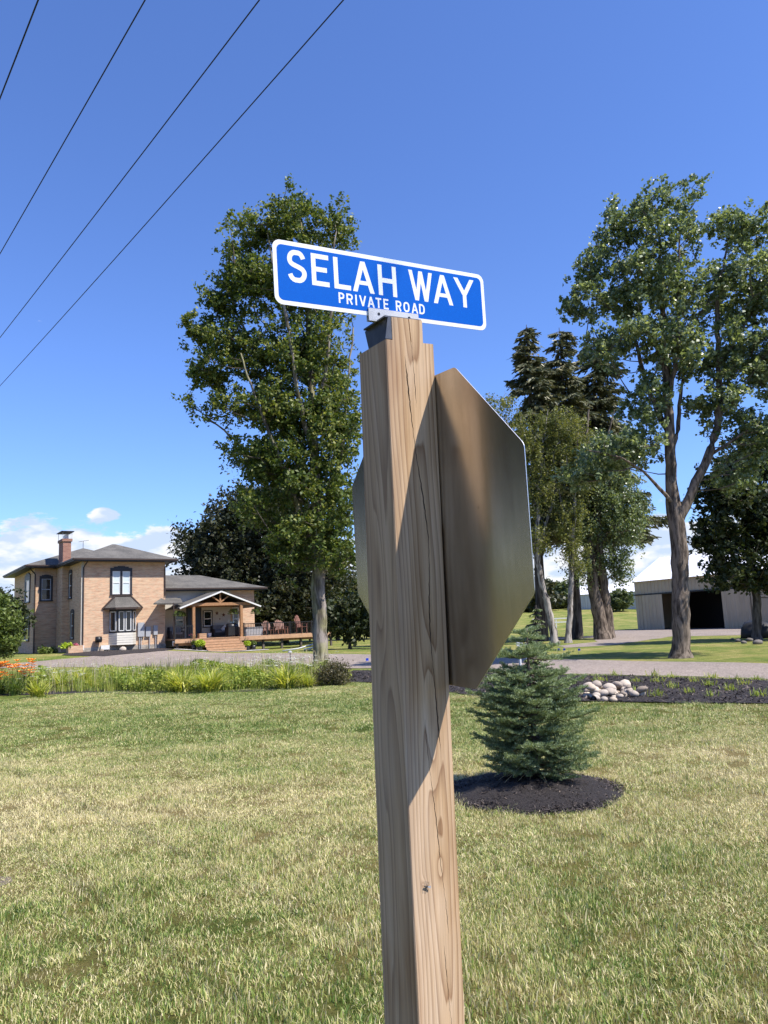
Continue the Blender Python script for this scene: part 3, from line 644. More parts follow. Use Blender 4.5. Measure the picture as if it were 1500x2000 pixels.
GL = {
 'S': ('c', [(.93, .80), (.84, .93), (.68, 1.0), (.5, 1.0), (.30, 1.0), (.12, .93), (.02, .80), (.03, .66), (.16, .57), (.5, .505), (.84, .43), (.98, .32), (.98, .20), (.86, .07), (.68, 0), (.5, 0), (.30, 0), (.12, .07), (.02, .20)]),
 'E': ('l', [[(0, 0), (0, 1)], [(0, 1), (1, 1)], [(0, .52), (.85, .52)], [(0, 0), (1, 0)]]),
 'L': ('l', [[(0, 0), (0, 1)], [(0, 0), (1, 0)]]),
 'A': ('l', [[(0, 0), (.5, 1)], [(1, 0), (.5, 1)], [(.18, .27), (.82, .27)]]),
 'H': ('l', [[(0, 0), (0, 1)], [(1, 0), (1, 1)], [(0, .5), (1, .5)]]),
 'W': ('l', [[(0, 1), (.27, 0)], [(.27, 0), (.5, 1)], [(.5, 1), (.73, 0)], [(.73, 0), (1, 1)]]),
 'Y': ('l', [[(0, 1), (.5, .43)], [(1, 1), (.5, .43)], [(.5, 0), (.5, .47)]]),
 'I': ('l', [[(.5, 0), (.5, 1)]]), 'V': ('l', [[(0, 1), (.5, 0)], [(1, 1), (.5, 0)]]),
 'T': ('l', [[(0, 1), (1, 1)], [(.5, 0), (.5, 1)]]),
 'P': ('m', [[(0, 0), (0, 1)], [(0, 1), (.6, 1), (.85, .95), (1, .85), (1, .64), (.85, .52), (.6, .47), (0, .47)]]),
 'R': ('m', [[(0, 0), (0, 1)], [(0, 1), (.6, 1), (.85, .95), (1, .85), (1, .64), (.85, .52), (.6, .47), (0, .47)], [(.52, .47), (1, 0)]]),
 'D': ('m', [[(0, 0), (0, 1)], [(0, 1), (.5, 1), (.8, .93), (1, .75), (1, .25), (.8, .07), (.5, 0), (0, 0)]]),
 'O': ('o', [(.5, 1), (.78, .96), (.95, .80), (1, .5), (.95, .2), (.78, .04), (.5, 0), (.22, .04), (.05, .2), (0, .5), (.05, .8), (.22, .96)]),
}
def smooth_pts(p, closed, it=2):
    for _ in range(it):
        q = []; n = len(p)
        for i in range(n if closed else n - 1):
            a = p[i]; b_ = p[(i + 1) % n]; q += [(a[0] * .75 + b_[0] * .25, a[1] * .75 + b_[1] * .25), (a[0] * .25 + b_[0] * .75, a[1] * .25 + b_[1] * .75)]
        p = ([p[0]] + q + [p[-1]]) if not closed else q
    return p
def ribbon(mb, pts_, t, n_, closed=False):
    P = [Vector(p) for p in pts_]; n = len(P); vs = []
    for i in range(n):
        a = P[(i - 1) % n] if (closed or i) else P[0]; b_ = P[(i + 1) % n] if (closed or i < n - 1) else P[-1]
        d = (b_ - a).normalized(); nn = Vector((-d.y, d.x))
        for k, off in ((-1, n_), (1, n_)): q_ = P[i] + nn * k * t / 2; vs.append(sg(q_.x, q_.y, off))
    fs = []
    for i in range(n if closed else n - 1):
        j = (i + 1) % n; fs.append((2 * i, 2 * j, 2 * j + 1, 2 * i + 1))
    mb.add(vs, fs)
def glyph(ch, u0, u1, v0, v1, t, parent):
    """letter occupies outer box u0..u1, v0..v1"""
    kind, data = GL[ch]; mb = MB(); lay = .00125
    a0, a1, b0, b1 = u0 + t / 2, u1 - t / 2, v0 + t / 2, v1 - t / 2
    if ch in 'AVWY': a0, a1 = u0 + t * .5, u1 - t * .5
    mapx = lambda p, vv=False: (a0 + (a1 - a0) * p[0], (v0 + (v1 - v0) * p[1]) if vv else (b0 + (b1 - b0) * p[1]))
    if kind == 'c': ribbon(mb, smooth_pts([mapx(p) for p in data], False), t, lay)
    elif kind == 'o': ribbon(mb, smooth_pts([mapx(p) for p in data], True), t, lay, True)
    elif kind == 'l':
        for i, s_ in enumerate(data):
            diag = ch in 'AVWY'
            (x0, y0), (x1, y1) = [mapx(p, diag and not (ch == 'A' and i == 2)) for p in s_]
            if ch == 'A' and i == 2: pass
            if not diag or (ch == 'A' and i == 2) or (ch == 'Y' and i == 2):
                if y0 == y1:
                    if ch == 'A': ribbon(mb, [(x0, y0), (x1, y1)], t * .85, lay + i * 4e-5)
                    else: ribbon(mb, [(x0 - (t / 2 if ch in 'EL' else t / 2 if ch == 'T' else 0), y0), (x1 + (t / 2 if ch in 'ELT' else 0), y1)], t, lay + i * 4e-5)
                else: ribbon(mb, [(x0, v0 if s_[0][1] == 0 else y0), (x1, v1 if s_[1][1] == 1 else y1)], t, lay + i * 4e-5)
            else:
                # slanted stroke with flat ends
                hx = t * .5 * math.hypot(x1 - x0, y1 - y0) / abs(y1 - y0); o_ = lay + i * 4e-5
                hx = min(hx, t * .62)
                mb.add([sg(x0 - hx, y0, o_), sg(x0 + hx, y0, o_), sg(x1 + hx, y1, o_), sg(x1 - hx, y1, o_)], [(0, 1, 2, 3)])
    else:
        for i, s_ in enumerate(data):
            P = [mapx(p) for p in s_]
            if len(P) == 2 and i == 0: ribbon(mb, [(P[0][0], v0), (P[1][0], v1)], t, lay)
            elif len(P) == 2: ribbon(mb, [P[0], (P[1][0] - t * .1, v0)], t * 1.0, lay + i * 4e-5)
            else: ribbon(mb, [P[0]] + smooth_pts(P[1:-1], False, 2) + [P[-1]], t, lay + i * 4e-5)
    return mb.build('letter', M['white_film'], parent)
word = []
for ch, a, b_ in (('S', -.270, -.220), ('E', -.208, -.162), ('L', -.149, -.104), ('A', -.0985, -.0385), ('H', -.0262, .0270), ('W', .0645, .1365), ('A', .138, .199), ('Y', .2055, .270)):
    glyph(ch, a, b_, -.0205, .0575,   .0118 if ch not in 'W' else .0108, sign)
x = -.1395
for ch, w_ in zip('PRIVATE ROAD', (.0155, .0175, .0060, .0195, .0195, .0165, .0145, .0135, .0165, .0185, .0195, .0170)):
    if ch == ' ': x += .0155; continue
    glyph(ch, x, x + w_, -.0555, -.0290, .0043, sign); x += w_ + (.0058 if ch not in 'VA' else .0035)
# bracket: channel gripping the blade's lower edge, with a saddle on the post top
def bx(mb, u0, u1, v0, v1, n0, n1):
    q_ = [sg(u, v, n) for n in (n0, n1) for (u, v) in ((u0, v0), (u1, v0), (u1, v1), (u0, v1))]
    mb.add(q_, [(0, 3, 2, 1), (4, 5, 6, 7), (0, 1, 5, 4), (1, 2, 6, 5), (2, 3, 7, 6), (3, 0, 4, 7)]); return mb
brk = MB(); bx(brk, -.061, .084, -.0865, -.0585, .0016, .0055); bx(brk, -.061, .084, -.0865, -.0585, -.0065, -.0020); bx(brk, -.061, .084, -.0905, -.0867, -.0065, .0055)
bo = brk.build('bracket', M['galv'], sign)
for u in (-.0325, .0555):
    hole = MB()
    c_ = [sg(u + .0038 * math.cos(a * math.pi / 5), -.0715 + .0038 * math.sin(a * math.pi / 5), n) for n in (.0054, .0062) for a in range(10)]
    hole.add(c_, [tuple(range(10, 20))] + [(k, (k + 1) % 10, 10 + (k + 1) % 10, 10 + k) for k in range(10)])
    hole.build('set_screw', M['black'], bo)
sd = MB()
def pp(u_, v_, h): return post_pt(u_, v_, h) - SG
s = PS / 2
def slab(pts_, nrm, th):
    nrm = np.array(nrm, float); q_ = [np.array(p) for p in pts_]; n = len(q_); sd.add([p for p in q_] + [p + nrm * th for p in q_], [tuple(range(n))[::-1], tuple(range(n, 2 * n))] + [(i, (i + 1) % n, n + (i + 1) % n, n + i) for i in range(n)])
_, pu, pv = post_frame(.7)
# side saddle against the notch: a tapering dark plate on the left flank
slab([pp(-s + .0145, -s + .022, .690), pp(-s + .0145, s - .03, .690), pp(-s + .0145, s - .012, .742), pp(-s + .0145, -s + .012, .742)], -pu, .003)
slab([pp(-s + .0005, -s + .004, .687), pp(-s + .0190, -s + .004, .687), pp(-s + .0190, -s + .004, .741), pp(-s + .0100, -s + .004, .741)], -pv, .003)
slab([pp(-s + .004, -s + .006, .742), pp(s - .030, -s + .006, .742), pp(s - .030, s - .02, .742), pp(-s + .004, s - .02, .742)], PZ, .004)
sd.build('saddle', plain('dark_saddle', (.13, .13, .13), .45, .8, .2, 30), sign)

# stop sign (seen from behind)
SO = CZ + np.array([.108, 1.9335, .2287]); OU = hd(-1.0271); ON = np.cross(OU, PZ)
if ON @ (CZ - SO) < 0: ON = -ON      # towards viewer / post
stop = thing('stop_sign', 'octagonal aluminium traffic sign seen from its bare brushed back, bolted to the post', 'traffic sign', tuple(SO))
def og(u, v, n=0): return OU * u + PZ * v + ON * n
def octo(a, r=.012, k=3):
    e = a * math.tan(math.pi / 8); c8 = [(e, a), (a, e), (a, -e), (e, -a), (-e, -a), (-a, -e), (-a, e), (-e, a)]; o = []
    for i in range(8):
        p = Vector(c8[i]); p0 = Vector(c8[i - 1]); p1 = Vector(c8[(i + 1) % 8])
        d0 = (p0 - p).normalized() * r; d1 = (p1 - p).normalized() * r
        for j in range(k + 1):
            t = j / k; q_ = (p + d0) * (1 - t) ** 2 + p * 2 * t * (1 - t) + (p + d1) * t * t; o.append((q_.x, q_.y))
    return o[::-1]
def oplate(name, a, n0, n1, mat, r=.012):
    out = octo(a, r); n = len(out); v = [og(p[0], p[1], n0) for p in out] + [og(p[0], p[1], n1) for p in out]
    f = [tuple(range(n)), tuple(range(n, 2 * n))[::-1]] + [((i + 1) % n, i, n + i, n + (i + 1) % n) for i in range(n)]
    me = np_mesh(name, v, f, mat)
    if len(me.materials) > 1:
        for p in me.polygons: p.material_index = 1 if len(p.vertices) == 4 else 0
    return link(name, me, stop)
oplate('sign_plate', .381, -.0018, 0, [M['alu'], M['edge_alu']], .01)
oplate('border_film', .379, -.0022, -.0018, M['white_film']); oplate('red_film', .361, -.0025, -.0022, M['red'])
# flying insect resting on the lit face
bp = post_pt(-.029, -PS / 2, -.603); _, iu, iv = post_frame(-.603)
bug = thing('insect', 'small dark winged insect resting low on the sunlit face of the post', 'insect', tuple(bp))
def ell(c, r3, ax, k=6, m=8):
    mb = MB(); vs = []; fs = []
    for i in range(k + 1):
        th = math.pi * i / k
        for j in range(m):
            ph = 2 * math.pi * j / m; vs.append(np.array(c) + ax[0] * r3[0] * math.cos(th) + ax[1] * r3[1] * math.sin(th) * math.cos(ph) + ax[2] * r3[2] * math.sin(th) * math.sin(ph))
    for i in range(k):
        for j in range(m): fs.append((i * m + j, i * m + (j + 1) % m, (i + 1) * m + (j + 1) % m, (i + 1) * m + j))
    mb.add(vs, fs); return mb
d1 = iu * .92 - PZ * .38; d1 /= np.linalg.norm(d1); d2 = np.cross(d1, iv); fv = -iv
ell(fv * .0035, (.0062, .002, .002), (d1, d2, fv)).build('body', M['black'], bug, True)
ell(fv * .0038 - d1 * .0068, (.0018, .0016, .0016), (d1, d2, fv)).build('head', M['black'], bug, True)
wg = MB()
wg.add([fv * .005 - d1 * .003, fv * .0055 + d1 * .009 + d2 * .004, fv * .0055 + d1 * .010 - d2 * .002, fv * .005 - d2 * .001], [(0, 1, 2, 3)]); wg.build('wing', M['greybox'], bug)
lg = MB()
for k in range(3):
    for s_ in (-1, 1): lg.tube([fv * .003 + d1 * (.002 * k - .003), fv * .006 + d1 * (.004 * k - .005) + d2 * s_ * .005, fv * .0003 + d1 * (.006 * k - .007) + d2 * s_ * .0105], .00035, 4)
lg.build('leg', M['black'], bug)

# ------------------------------------------------------------------ power lines
for i, (a, b_, lab) in enumerate((((-3.79, 8.03), (-5.06, 9.66), 'black overhead wire, leftmost and shortest of the four in the sky'), ((-2.56, 8.10), (-7.19, 13.93), 'black overhead wire, second from the left of the four in the sky'),
                      ((-1.22, 8.17), (-9.32, 18.17), 'black overhead wire, third from the left of the four in the sky'), ((-.22, 8.22), (-11.21, 21.95), 'black overhead wire, rightmost and longest of the four in the sky'))):
    a = Vector((*a, 9.0)); b_ = Vector((*b_, 9.0)); d = (b_ - a).normalized(); P = []
    for k in range(61):
        t = -45 + 2.2 * k; p = a + d * t; p.z = 9.0 + .00055 * ((t - 6) ** 2 - 36); P.append(p)
    mb = MB(); mb.tube([p - P[0] for p in P], (.008 if i else .0095), 6)
    o = mb.build('power_line', M['wire'], None, True, P[0]); tag(o, lab, 'power line', 'overhead wires crossing the sky')

# ------------------------------------------------------------------ vegetation tools
def leaf_quads(P, size, r, up=.5, elong=1.5, spread_dir=None):
    n = len(P); nr = r.normal(0, 1, (n, 3)); nr[:, 2] += up * 1.6; nr /= np.linalg.norm(nr, axis=1)[:, None]
    t = r.normal(0, 1, (n, 3)); t -= (t * nr).sum(1)[:, None] * nr; t /= np.linalg.norm(t, axis=1)[:, None]
    b_ = np.cross(nr, t); s_ = size * r.uniform(.6, 1.35, n)
    Lg = t * (s_ * elong * .5)[:, None]; Wd = b_ * (s_ * .5)[:, None]; bend = nr * (s_ * .12)[:, None]
    v = np.stack([P - Lg, P - Wd * .9 + bend, P + Lg, P + Wd * .9 + bend], 1).reshape(-1, 3)
    return v
def resample(pl, step=.35):
    P = []; Rr = []
    for (a, ra), (b_, rb) in zip(pl[:-1], pl[1:]):
        a = np.array(a, float); b_ = np.array(b_, float); k = max(1, int(np.linalg.norm(b_ - a) / step))
        for i in range(k): t = i / k; P.append(a * (1 - t) + b_ * t); Rr.append(ra * (1 - t) + rb * t)
    P.append(np.array(pl[-1][0], float)); Rr.append(pl[-1][1]); return np.array(P), np.array(Rr)
def smooth_line(P, it=6):
    P = P.copy()
    for _ in range(it): P[1:-1] = (P[:-2] + 2 * P[1:-1] + P[2:]) / 4
    return P
def tree(name, label, base, limbs, blobs, ncl, lpc, lsize, leafm, barkm, seed=1, depth=2.5, csig=.30, group=None, droop=0, up=.5, twigr=.022, elong=1.5, cat='tree', flare=1.5, sides=10, hang=0, bs=1.0):
    """limbs: polylines of (px,py,dy,radius); blobs: (px,py,rx,ry[,dy]) all at the tree's own distance"""
    r = np.random.default_rng(seed); base = np.array(base, float); Y = base[1]
    ppm = F_PX / Y
    root = thing(name, label, cat, tuple(base), 0, group)
    mb = MB(); nodes = []
    for li, lm in enumerate(limbs):
        pl = []
        for (px, py, dy, rad) in lm:
            if py is None: pl.append((base + np.array([px, dy, 0]), rad))
            else: pl.append((at(px, py, Y + dy), rad))
        if li == 0: pl[0] = (base + np.array([0, 0, -.1]), lm[0][3] * flare); pl.insert(1, (base + (np.array(pl[1][0]) - base) * .06 / max(.06, 1) + np.array([0, 0, .35]), lm[0][3]))
        P, Rr = resample(pl, .3); P = smooth_line(P, 5)
        P[1:-1] += r.normal(0, .02, P[1:-1].shape) * np.array([1, 1, .3])
        mb.tube([tuple(p - base) for p in P], list(Rr * (1 + r.normal(0, .03, len(Rr)))), sides, cap=False); nodes.append(P[2:])
    nodes = np.concatenate(nodes)
    mb.build('trunk', barkm, root, True)
    # cluster centres spread through the crown
    wts = np.array([b_[2] * b_[3] for b_ in blobs], float); wts /= wts.sum(); C_ = []
    for i in r.choice(len(blobs), ncl, p=wts):
        b_ = blobs[i]; dy0 = b_[4] if len(b_) > 4 else 0
        q_ = r.normal(0, 1, 3); q_ /= np.linalg.norm(q_); q_ *= r.random() ** (1 / 2.2)
        d_ = depth * (.55 + .45 * min(1, b_[2] / 80))
        yy = Y + dy0 + q_[1] * d_
        C_.append(at(b_[0] + q_[0] * b_[2] * bs, b_[1] + q_[2] * b_[3] * bs, Y) * np.array([1, 0, 1]) + np.array([0, yy, 0]))
    C_ = np.array(C_)
    tw = MB(); LP = []
    order = np.argsort([np.min(np.linalg.norm(nodes - c, axis=1)) for c in C_])
    net = nodes.copy(); extra = []
    for oi in order:
        c = C_[oi]
        cand = net if not extra else np.concatenate([net, np.array(extra)])
        dd = np.linalg.norm((cand - c) * np.array([1, 1, .8]), axis=1) + np.where(cand[:, 2] > c[2] - .1 * 1, 1.2 + (cand[:, 2] - c[2]) * .9, 0) * (0 if hang else 1)
        s0 = cand[np.argmin(dd)]; ln = np.linalg.norm(c - s0)
        m_ = (s0 + c) / 2 + np.array([0, 0, -.12 * ln if not droop else .12 * ln]) + r.normal(0, .06 * ln + .01, 3)
        k = max(4, min(9, int(ln / .35)))
        tt = np.linspace(0, 1, k)[:, None]; B = s0 * (1 - tt) ** 2 + m_ * 2 * tt * (1 - tt) + c * tt * tt
        r0 = min(.075, twigr * (.5 + .55 * ln)); tw.tube([tuple(p - base) for p in B], list(np.linspace(r0, .006, k)), 4, cap=False)
        extra += [B[k // 2], B[-2], B[-1]]
        n_ = int(lpc * r.uniform(.5, 1.5)); sg_ = csig * r.uniform(.7, 1.3)
        along = B[-1] * 1.0 + (B[-2] - B[-1]) * r.random(n_)[:, None] * 1.3
        # sub-clumps round each cluster
        sub = r.normal(0, sg_, (max(3, n_ // 14), 3)) * np.array([1, 1, .7]); pick = r.integers(0, len(sub), n_)
        LP.append(along * .5 + c * .5 + sub[pick] + r.normal(0, sg_ * .33, (n_, 3)) - np.array([0, 0, droop]) * (r.random(n_) ** 2)[:, None])
    tw.build('branch', M['twig'] if barkm is not M['bark_pale'] else barkm, root)['kind'] = 'stuff'
    LP = np.concatenate(LP); v = leaf_quads(LP - base, lsize, r, up, elong)
    n = len(LP); link('crown', np_mesh('crown', v, np.arange(4 * n).reshape(n, 4), leafm), root)
    return root
def px_base(px, py): p = on_ground(px, py); return (p[0], p[1], float(ground(p[0], p[1])))

# the tall maple in the middle
tree('maple_tree', 'tall broad maple with a lichen-streaked trunk behind the left part of the street sign', (-2.62, 29.6, .02),
     [[(625, 1297, 0, .30), (624, 1200, 0, .27), (622, 1100, 0, .27), (618, 1000, 0, .23), (612, 860, 0, .17), (606, 700, 0, .12), (598, 560, 0, .08), (585, 400, 0, .03)],
      [(620, 1075, 0, .16), (575, 980, -.5, .11), (540, 880, -.9, .07), (500, 780, -1.3, .045), (470, 690, -1.5, .03)],
      [(618, 1020, 0, .14), (660, 930, .3, .10), (675, 800, .6, .06), (690, 640, .8, .03)],
      [(616, 960, 0, .13), (560, 840, .9, .09), (520, 720, 1.3, .06), (455, 600, 1.4, .035), (440, 480, 1.5, .02)],
      [(614, 900, 0, .12), (580, 760, -1.2, .08), (560, 620, -1.4, .06), (530, 500, -1.2, .03), (520, 430, -1.0, .02)],
      [(612, 850, 0, .10), (640, 700, -.8, .07), (650, 560, -.9, .05), (655, 440, -.6, .02)],
      [(618, 1000, 0, .08), (540, 940, 0, .06), (450, 850, .4, .04), (385, 800, .4, .02)],
      [(612, 820, 0, .07), (520, 740, .5, .05), (430, 690, .5, .035), (375, 650, .5, .02)],
      [(620, 1060, 0, .10), (560, 1030, .5, .06), (500, 1000, .6, .03)]],
     [(580, 408, 46, 30), (650, 435, 46, 40), (560, 455, 75, 50), (478, 468, 42, 38), (455, 525, 42, 35), (500, 560, 75, 55), (610, 560, 90, 75), (430, 600, 50, 35), (392, 650, 32, 28), (480, 680, 75, 60), (600, 690, 105, 80),
      (415, 725, 42, 32), (385, 800, 22, 22), (450, 800, 50, 40), (540, 800, 90, 80), (650, 820, 65, 100), (500, 890, 65, 50), (580, 930, 100, 80), (505, 990, 48, 48), (655, 990, 55, 80), (590, 1045, 85, 50), (665, 1085, 42, 45), (565, 1085, 40, 30)],
     1250, 84, .098, M['maple'], M['bark'], 11, depth=2.4, csig=.235, bs=.90, up=.35)

tree('cottonwood_tree', 'tall forked cottonwood with grey-green glinting leaves and bare sturdy trunk by the barn', (10.02, 27.05, 0),
     [[(1333, 1285, 0, .31), (1331, 1180, 0, .29), (1327, 1080, 0, .29), (1319, 1000, 0, .28), (1308, 940, 0, .20), (1310, 860, 0, .18), (1302, 760, 0, .15), (1296, 620, 0, .10), (1290, 500, 0, .05), (1280, 400, 0, .02)],
      [(1322, 1020, 0, .22), (1345, 975, -.1, .17), (1385, 890, -.2, .15), (1408, 810, -.2, .13), (1404, 700, 0, .10), (1398, 600, 0, .08), (1420, 480, 0, .03)],
      [(1309, 850, 0, .12), (1275, 790, .4, .09), (1245, 690, .6, .07), (1225, 580, .8, .04), (1200, 460, .8, .02)],
      [(1304, 790, 0, .10), (1325, 690, -.5, .07), (1322, 560, -.6, .05), (1330, 420, -.6, .02)],
      [(1308, 900, 0, .09), (1325, 840, .5, .08), (1330, 760, .7, .06), (1350, 640, .7, .04), (1400, 560, .9, .02)],
      [(1385, 890, 0, .07), (1430, 860, -.5, .05), (1490, 820, -.6, .03)],
      [(1318, 990, 0, .08), (1270, 930, -.8, .05), (1215, 890, -1.2, .035), (1150, 880, -1.4, .02)],
      [(1404, 720, 0, .06), (1450, 640, .4, .05), (1500, 560, .5, .03)]],
     [(1260, 410, 42, 26), (1325, 402, 40, 30), (1200, 448, 50, 34), (1290, 475, 80, 50), (1155, 515, 38, 34), (1230, 560, 80, 55), (1320, 585, 70, 70), (1150, 600, 46, 36), (1205, 670, 75, 42), (1300, 700, 70, 65),
      (1415, 440, 45, 30), (1465, 462, 46, 38), (1430, 560, 80, 70), (1510, 560, 60, 80), (1430, 690, 80, 70), (1520, 700, 70, 80), (1400, 800, 55, 50), (1490, 840, 70, 60), (1265, 790, 55, 45), (1248, 870, 46, 40), (1180, 885, 64, 34),
      (1150, 925, 50, 30), (1455, 930, 50, 36), (1600, 650, 70, 130), (1580, 830, 60, 70)],
     1150, 80, .112, M['poplar'], M['bark_r'], 21, depth=2.2, csig=.20, elong=1.2, bs=.95, up=.3)

tree('broadleaf_tree', 'dense dark broadleaf tree rising behind the brick house', (-13.5, 74, .05),
     [[(480, 1262, 0, .5), (482, 1180, 0, .45), (485, 1100, 0, .35), (490, 1020, 0, .15)], [(484, 1170, 0, .3), (430, 1110, 0, .2), (400, 1060, 0, .1)], [(484, 1150, 0, .3), (540, 1090, 0, .2), (580, 1040, 0, .1)]],
     [(440, 1020, 52, 36), (500, 995, 70, 40), (565, 1020, 60, 50), (395, 1075, 38, 42), (450, 1085, 80, 60), (540, 1090, 90, 70), (590, 1160, 60, 60), (520, 1180, 80, 50), (400, 1125, 36, 28), (450, 1160, 60, 50), (650, 1110, 40, 40)],
     620, 120, .25, M['walnut'], M['bark_dark'], 31, depth=5, csig=.75, twigr=.05)

tree('dark_maple', 'dark dense maple at the right edge in front of the barn door', (18.3, 39, 0),
     [[(1490, 1250, 0, .22), (1480, 1180, 0, .2), (1466, 1100, 0, .18), (1458, 1000, 0, .1), (1455, 930, 0, .04)], [(1470, 1110, 0, .12), (1430, 1040, 0, .08), (1400, 990, 0, .04)], [(1468, 1100, 0, .12), (1500, 1030, 0, .08), (1530, 960, 0, .04)]],
     [(1440, 905, 50, 34), (1500, 900, 60, 50), (1405, 970, 48, 44), (1470, 985, 70, 60), (1392, 1030, 30, 34), (1440, 1065, 60, 46), (1530, 1030, 60, 80), (1408, 1118, 40, 30), (1470, 1120, 46, 36), (1540, 1130, 50, 60)],
     420, 75, .16, M['darkleaf'], M['bark_dark'], 41, depth=2.6, csig=.34, bs=.92)

# birches and old poplar trunks
tree('birch_tree', 'leaning pale birch, left one of the trunk pair behind the fir', px_base(1084, 1257),
     [[(1084, 1257, 0, .24), (1072, 1190, 0, .21), (1058, 1140, 0, .18), (1048, 1080, 0, .15), (1052, 980, 0, .11), (1060, 880, 0, .06), (1070, 800, 0, .03)], [(1050, 1080, 0, .1), (1080, 980, .5, .07), (1110, 880, .5, .04)], [(1052, 1000, 0, .08), (1020, 900, .5, .05), (985, 810, .5, .03)]],
     [(975, 790, 36, 28), (1008, 840, 46, 40), (1045, 880, 55, 50), (1060, 960, 40, 50), (1050, 1050, 30, 44), (1085, 830, 44, 36)],
     300, 60, .085, M['birch'], M['bark_pale'], 51, depth=1.8, csig=.24, droop=.5, group='pale trunks behind the young fir')
tree('birch_tree', 'upright pale birch, thinner right one of the trunk pair behind the fir', px_base(1110, 1256),
     [[(1110, 1256, 0, .19), (1114, 1190, 0, .17), (1116, 1120, 0, .15), (1120, 1020, 0, .11), (1125, 920, 0, .07), (1130, 820, 0, .03)], [(1118, 1060, 0, .08), (1090, 960, .4, .05), (1100, 880, .5, .03)]],
     [(1110, 850, 50, 50), (1130, 920, 44, 45), (1110, 1010, 34, 40), (1118, 1080, 28, 36)],
     260, 60, .085, M['birch'], M['bark_pale'], 52, depth=1.8, csig=.24, droop=.5, group='pale trunks behind the young fir')
tree('poplar_tree', 'old poplar with doubled grey trunk and hanging leaves beside the gravel yard', px_base(1178, 1249),
     [[(1178, 1249, 0, .46), (1163, 1170, 0, .40), (1150, 1080, 0, .30), (1142, 1000, 0, .24), (1140, 900, 0, .15), (1150, 800, 0, .06)], [(1190, 1246, .1, .42), (1184, 1180, .1, .34), (1170, 1080, .1, .28), (1165, 980, .1, .2), (1180, 880, 0, .1), (1200, 800, 0, .04)],
      [(1170, 1060, 0, .12), (1205, 1020, 0, .08), (1240, 990, 0, .04)]],
     [(1190, 960, 70, 60), (1150, 1010, 60, 50), (1215, 1030, 50, 45), (1245, 1000, 26, 40), (1190, 1080, 30, 36), (1215, 1100, 18, 28), (1140, 1100, 26, 36), (1200, 870, 60, 40)],
     330, 75, .115, M['poplar'], M['bark_r'], 53, depth=2.2, csig=.28, droop=.9)

def conifer(name, label, base, top, rad, tiers, seed, mat, cat='spruce tree', droop=.35, group=None, low=.12, q_n=26, nsize=.22, skirt=1.0):
    r = np.random.default_rng(seed); base = np.array(base, float); top = np.array(top, float); H = top[2] - base[2]
    root = thing(name, label, cat, tuple(base), 0, group); mb = MB()
    ax = lambda f: base * (1 - f) + top * f
    mb.tube([tuple(ax(f) - base) for f in np.linspace(0, 1, 12)], list(np.linspace(H * .018, .02, 12)), 8, cap=False)
    mb.build('trunk', M['bark_dark'], root, True); br = MB(); V = []
    for i in range(tiers):
        f = low + (1 - low) * (i + r.random() * .5) / tiers; n = int(r.integers(3, 6)) if f < .9 else 3
        for k in range(n):
            a = r.uniform(0, 2 * np.pi); Lb = rad * (1 - f) ** .6 * r.uniform(.30, 1.25) * (1 + .28 * math.sin(a * 2 + f * 9 + seed)) * skirt + .25 * min(1, rad / 3)
            s0 = ax(f); d = np.array([math.cos(a), math.sin(a), 0])
            t = np.linspace(0, 1, 6); dz = -droop * Lb * (t ** 1.3) + .28 * droop * Lb * t ** 3 * 1.5
            P = s0 + d * (Lb * t)[:, None] + np.array([0, 0, 1]) * dz[:, None]
            br.tube([tuple(p - base) for p in P], list(np.linspace(.035, .008, 6)), 3, cap=False)
            m_ = int(q_n * Lb); tt = r.random(m_) ** .8; pos = s0 + d * (Lb * tt)[:, None] + np.array([0, 0, 1]) * np.interp(tt, t, dz)[:, None]
            side = np.array([-d[1], d[0], 0]); sl_ = r.normal(0, 1, m_) * .26 * Lb * (1 - tt * .75)
            pos = pos + side * sl_[:, None]; pos[:, 2] -= np.abs(sl_) * .35 + r.random(m_) * .12 * min(1, rad / 3)
            dirv = d * r.uniform(.3, 1, m_)[:, None] + side * np.sign(sl_)[:, None] * .6 + np.array([0, 0, -1]) * r.uniform(.1, .9, m_)[:, None]
            dirv /= np.linalg.norm(dirv, axis=1)[:, None]; ns = nsize * r.uniform(.6, 1.3, m_)
            wv_ = np.cross(dirv, r.normal(0, 1, (m_, 3))); wv_ /= np.linalg.norm(wv_, axis=1)[:, None]; wv_ *= (ns * .16)[:, None]
            V.append(np.stack([pos - wv_, pos + wv_, pos + dirv * ns[:, None] + wv_ * .5, pos + dirv * ns[:, None] - wv_ * .5], 1).reshape(-1, 3))
    br.build('branch', M['bark_dark'], root)['kind'] = 'stuff'; V = np.concatenate(V) - base; n = len(V) // 4
    link('crown', np_mesh('crown', V, np.arange(4 * n).reshape(n, 4), mat), root); return root
b0 = at(1060, 1245, 52); b0[2] = 0
conifer('spruce_tree', 'tall dark spruce with drooping boughs, left of the spruce pair behind the birches', b0, at(1028, 634, 52), 3.9, 42, 61, M['needle_dark'], low=.34, q_n=80, nsize=.36)
b0 = at(1128, 1243, 54); b0[2] = 0
conifer('spruce_tree', 'tall dark spruce, right of the spruce pair and half hidden by the cottonwood', b0, at(1092, 640, 54), 4.6, 44, 62, M['needle_dark'], low=.34, q_n=80, nsize=.36)
b0 = at(1170, 1243, 57); b0[2] = 0
conifer('spruce_tree', 'dark spruce farthest back, its top hidden among the cottonwood leaves', b0, at(1160, 652, 57), 5.6, 50, 63, M['needle_dark'], low=.34, q_n=80, nsize=.38)

